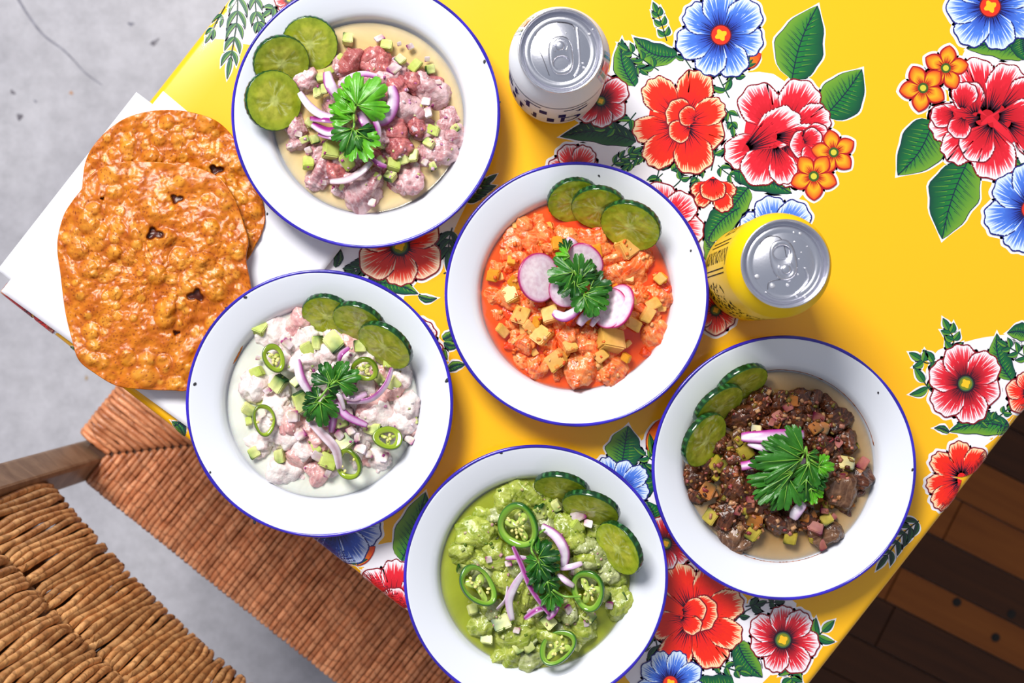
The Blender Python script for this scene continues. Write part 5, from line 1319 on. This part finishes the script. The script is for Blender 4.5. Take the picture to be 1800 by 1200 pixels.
a = math.radians(297); wrap(r1, 'printed_arrow', [(a - .2, .040), (a + .22, .052), (a - .12, .052), (a - .02, .046)], [(0, 1, 3), (3, 1, 2)], H1, navy_ink)
H2 = .122
r2, l2 = can(1380.5, 463, H2, 'tall bright yellow drink can in the middle right of the table', yellow_can, None)
tab(r2, H2, math.radians(103))
lid_line(r2, H2, [A(-44, -24), A(-36, -42), A(-20, -48), A(-4, -42), A(4, -14), A(6, 6), A(0, 24), A(-14, 28), A(-26, 32), A(-28, 44)], .00022, 'score_line', score_m)
lid_line(r2, H2, [A(36, 6), A(40, 26), A(28, 46), A(8, 58), A(-16, 58), A(-32, 48)], .0007, 'lid_bead')
ta = math.radians(167)
cantext(r2, '(UNKNOWN)', .0125, ta, .062, H2, black_ink, True, 1.0)
for da in (-.34, -.25, .25, .34): band(r2, 'printed_rule', ta + da - .012, ta + da + .012, .030, .094, H2, black_ink)
cantext(r2, 'B.C.D. 20', .0095, math.radians(132), .066, H2, black_ink, True, 1.0)
rk = random.Random(4); vs = []; fs = []
for k in range(260):
    a = math.radians(rk.uniform(196, 292)); t = (math.degrees(a) - 196) / 96; z = rk.uniform(.018, .070) + .006 * math.sin(t * 3); w1 = rk.uniform(.02, .06); h1 = rk.uniform(.001, .0042)
    sk = rk.uniform(-.05, .05); n_ = len(vs); vs += [(a, z), (a + w1, z + h1 * .3), (a + w1 * .7 + sk, z + h1), (a - w1 * .1 + sk, z + h1 * .6)]; fs.append((n_, n_ + 1, n_ + 2, n_ + 3))
wrap(r2, 'printed_foliage', vs, fs, H2, black_ink)
drop_m = mat('water_drop', (225, 225, 232), .03, .8, metal=.6)
for (rt, H_, lst) in ((r1, H1, [(52, -32, 3), (57, -38, 2), (42, 28, 3), (40, 20, 2), (10, -34, 1.5), (22, 70, 2)]), (r2, H2, [(28, -52, 3), (17, -54, 2), (8, 28, 3), (6, 36, 3), (34, 58, 2.5), (22, 56, 2), (18, -38, 2), (24, 18, 2), (-20, 38, 5), (-46, 22, 4), (30, -20, 1.5), (40, -30, 1.5), (26, -8, 1.5)])):
    for (dx, dy, r) in lst:
        x, y = A(dx, dy)
        vv, ff = lathe([(r * .00035, 0), (r * .0003, r * .00015), (r * .00016, r * .00024), (.00001, r * .00026)], 14); obj('water_drop', newmesh('drop', vv, [q[::-1] for q in ff]), drop_m, rt, (x, y, H_ - .0040 if math.hypot(x, y) < .022 else H_ - .0004))

# ------------------------------------------------------------------ rush chair
CA = math.radians(38.7); E1 = Vector((math.cos(CA), -math.sin(CA), 0)); E2 = Vector((math.sin(CA), math.cos(CA), 0)); EZ = Vector((0, 0, 1))
SZ = .45; CW, CDp = .52, .38
cc = P(106, 808, SZ - TABLE_Z); cc.z = 0
chair = empty('rush_chair', cc); tag(chair, 'wooden chair with woven rush seat and curved rush back at the lower left table edge', 'chair')
def CP(s, d, z): return cc + E1 * s + E2 * d + EZ * z
postm = wood_mat('chair_wood', (112, 84, 62), (150, 120, 94))
def post(name, s, d, z0, z1, hw, lean=0.0, m=postm):
    v = []
    for (z, q) in ((z0, 1), ((z0 + z1) / 2, 1), (z1, .9)):
        t = (z - z0) / (z1 - z0) * lean
        for (a, b) in ((-1, -1), (1, -1), (1, 1), (-1, 1)): v.append(CP(s + a * hw * q, d - t + b * hw * q, z))
    f = [(3, 2, 1, 0), (8, 9, 10, 11)]
    for i in range(2):
        for k in range(4): f.append((i * 4 + k, i * 4 + (k + 1) % 4, i * 4 + 4 + (k + 1) % 4, i * 4 + 4 + k))
    o = wobj(name, v, f, m, chair, smooth=False); md = o.modifiers.new('b', 'BEVEL'); md.width = .004; md.segments = 3
    return o
post('back_post', .016, .016, 0, .90, .0145, .012); post('back_post', CW - .016, .016, 0, .90, .0145, .012)
post('front_leg', .016, CDp - .016, 0, SZ + .002, .0145); post('front_leg', CW - .016, CDp - .016, 0, SZ + .002, .0145)
def bar(name, p, q, r):
    v, f = sweep([p, (p + q) / 2, q], r, 10); return wobj(name, v, f, postm, chair)
for z in (.16, .28):
    bar('stretcher', CP(.016, .016, z), CP(.016, CDp - .016, z), .009); bar('stretcher', CP(CW - .016, .016, z), CP(CW - .016, CDp - .016, z), .009)
bar('stretcher', CP(.016, CDp - .016, .2), CP(CW - .016, CDp - .016, .2), .009)
def rush_mat(name, c1, c2, c3):
    m = mat(name, c1, .38, .45, color2=c2, nscale=55, lo=.35, hi=.62, detail=5, rnd=.22, bump=.5, bscale=420)
    nt = m.node_tree; N = nt.nodes; K = nt.links; b = N['Principled BSDF']; src = b.inputs['Base Color'].links[0].from_socket
    tc = N.new('ShaderNodeTexCoord'); wv = N.new('ShaderNodeTexWave'); wv.bands_direction = 'DIAGONAL'; wv.inputs['Scale'].default_value = 45; wv.inputs['Distortion'].default_value = 7; wv.inputs['Detail'].default_value = 2
    K.new(tc.outputs['Object'], wv.inputs['Vector']); mr = N.new('ShaderNodeMapRange'); mr.inputs[1].default_value = .86; mr.inputs[2].default_value = .97; mr.inputs[4].default_value = .5
    K.new(wv.outputs['Fac'], mr.inputs[0]); mx = N.new('ShaderNodeMix'); mx.data_type = 'RGBA'; K.new(mr.outputs[0], mx.inputs['Factor']); K.new(src, mx.inputs['A']); mx.inputs['B'].default_value = L4(c3)
    K.new(mx.outputs['Result'], b.inputs['Base Color']); return m
rush_seat = rush_mat('rush_reddish', (226, 156, 112), (184, 112, 72), (120, 66, 40)); rush_back = rush_mat('rush_golden', (232, 178, 118), (184, 126, 74), (116, 72, 38))
# padding board inside the seat, under the strands
pad = wobj('seat_core', [CP(s, d, z) for z in (SZ - .016, SZ - .004) for (s, d) in ((.012, .012), (CW - .012, .012), (CW - .012, CDp - .012), (.012, CDp - .012))],
           [(3, 2, 1, 0), (4, 5, 6, 7), (0, 1, 5, 4), (1, 2, 6, 5), (2, 3, 7, 6), (3, 0, 4, 7)], mat('rush_core', (70, 42, 26), .8), chair, smooth=False)
rs = random.Random(9); pitch = .0052
def strand(fn, t, end, m=rush_seat):
    """fn(along, across, z): along the rail t, across towards the middle"""
    j = lambda: rs.uniform(-.0004, .0004)
    prof = [(.030, -.020), (.012, -.0215), (.001, -.017), (-.003, -.008), (.000, .0005), (.008, .0035)]
    k = 7
    for i in range(1, k + 1):
        q = i / k; prof.append((.008 + (end - .008) * q, .0035 - .0045 * q + (.0006 * math.sin(q * 9 + t * 900))))
    pts = [fn(t + j() * (1 if i > 5 else .3), d, SZ - .003 + z) for i, (d, z) in enumerate(prof)]
    rr = [.0027 * (1 + rs.uniform(-.14, .14)) for _ in pts]
    v, f = sweep(pts, rr, 7); wobj('rush_strand', v, f, m, chair).parent = seat_root
    return
seat_root = empty('seat', (0, 0, 0)); seat_root.parent = chair
def strand_obj_fix():
    for o in seat_root.children: pass
n_ = int((CW - .066) / pitch)
for i in range(n_ + 1):
    t = .033 + i * pitch; e_ = max(.012, min(t, CW - t, CDp / 2) - .001)
    strand(lambda a, d, z: CP(a, d, z), t, e_); strand(lambda a, d, z: CP(a, CDp - d, z), t, e_)
n_ = int((CDp - .066) / pitch)
for i in range(n_ + 1):
    t = .033 + i * pitch; e_ = max(.012, min(t, CDp - t, CW / 2) - .001)
    strand(lambda a, d, z: CP(d, a, z), t, e_); strand(lambda a, d, z: CP(CW - d, a, z), t, e_)
# woven back: two bands of vertical loops between the posts, bowed away from the table
back_root = empty('backrest', (0, 0, 0)); back_root.parent = chair
def bow(s): return .032 * math.sin(math.pi * min(1, max(0, s / CW)))
for (z0, z1, th) in ((.560, .718, .0115), (.712, .850, .0125)):
    nb = int((CW - .064) / .0056)
    for rz in (z0 + .010, z1 - .010):
        pts = [CP(.02 + (CW - .04) * k / 16, .010 - bow(.02 + (CW - .04) * k / 16) - .014 * (rz - .56) / .29, rz) for k in range(17)]
        v, f = sweep(pts, .0070, 8); wobj('back_rail', v, f, postm, chair).parent = back_root
    for i in range(nb + 1):
        s = .032 + i * .0056; d0 = .010 - bow(s); jt = rs.uniform(-.0038, .0038); pts = []
        N_ = 26; zc = (z0 + z1) / 2; hh = (z1 - z0) / 2
        for k in range(N_):
            a = 2 * math.pi * k / N_; ca, sa = math.cos(a), math.sin(a)
            zz = zc + hh * (abs(sa) ** .6) * (1 if sa > 0 else -1); dd = d0 + (th + .002 * (1 - abs(sa))) * (abs(ca) ** .5) * (1 if ca > 0 else -1)
            pts.append(CP(s + jt * sa + .0011 * math.sin(sa * 6 + i), dd - .014 * (zz - .56) / .29, zz))
        v, f = sweep(pts, [.0031 * (1 + rs.uniform(-.16, .16)) for _ in pts], 7, True); wobj('rush_strand', v, f, rush_back, chair).parent = back_root

# tell apart pieces that would otherwise share a label, by how far out they lie
by = {}
for o in COL.objects:
    if o.parent is None and o.get('label') and o.get('group', '').find('pieces in the') >= 0: by.setdefault(o['label'], []).append(o)
ctr = {PLN[k]: P(HEAP[k][0], HEAP[k][1], .02) for k in HEAP}
for lb, os_ in by.items():
    if len(os_) < 2: continue
    pn = [k for k in ctr if lb.endswith(k)][0]
    os_.sort(key=lambda o: (o.location.xy - ctr[pn].xy).length)
    n = len(os_); wd = {2: ['inner', 'outer'], 3: ['inner', 'middle', 'outer']}.get(n, ['innermost', 'inner', 'middle', 'outer', 'outermost', 'farthest'][:n])
    for i, o in enumerate(os_): o['label'] = (wd[i] if i < len(wd) else 'far') + ' ' + lb
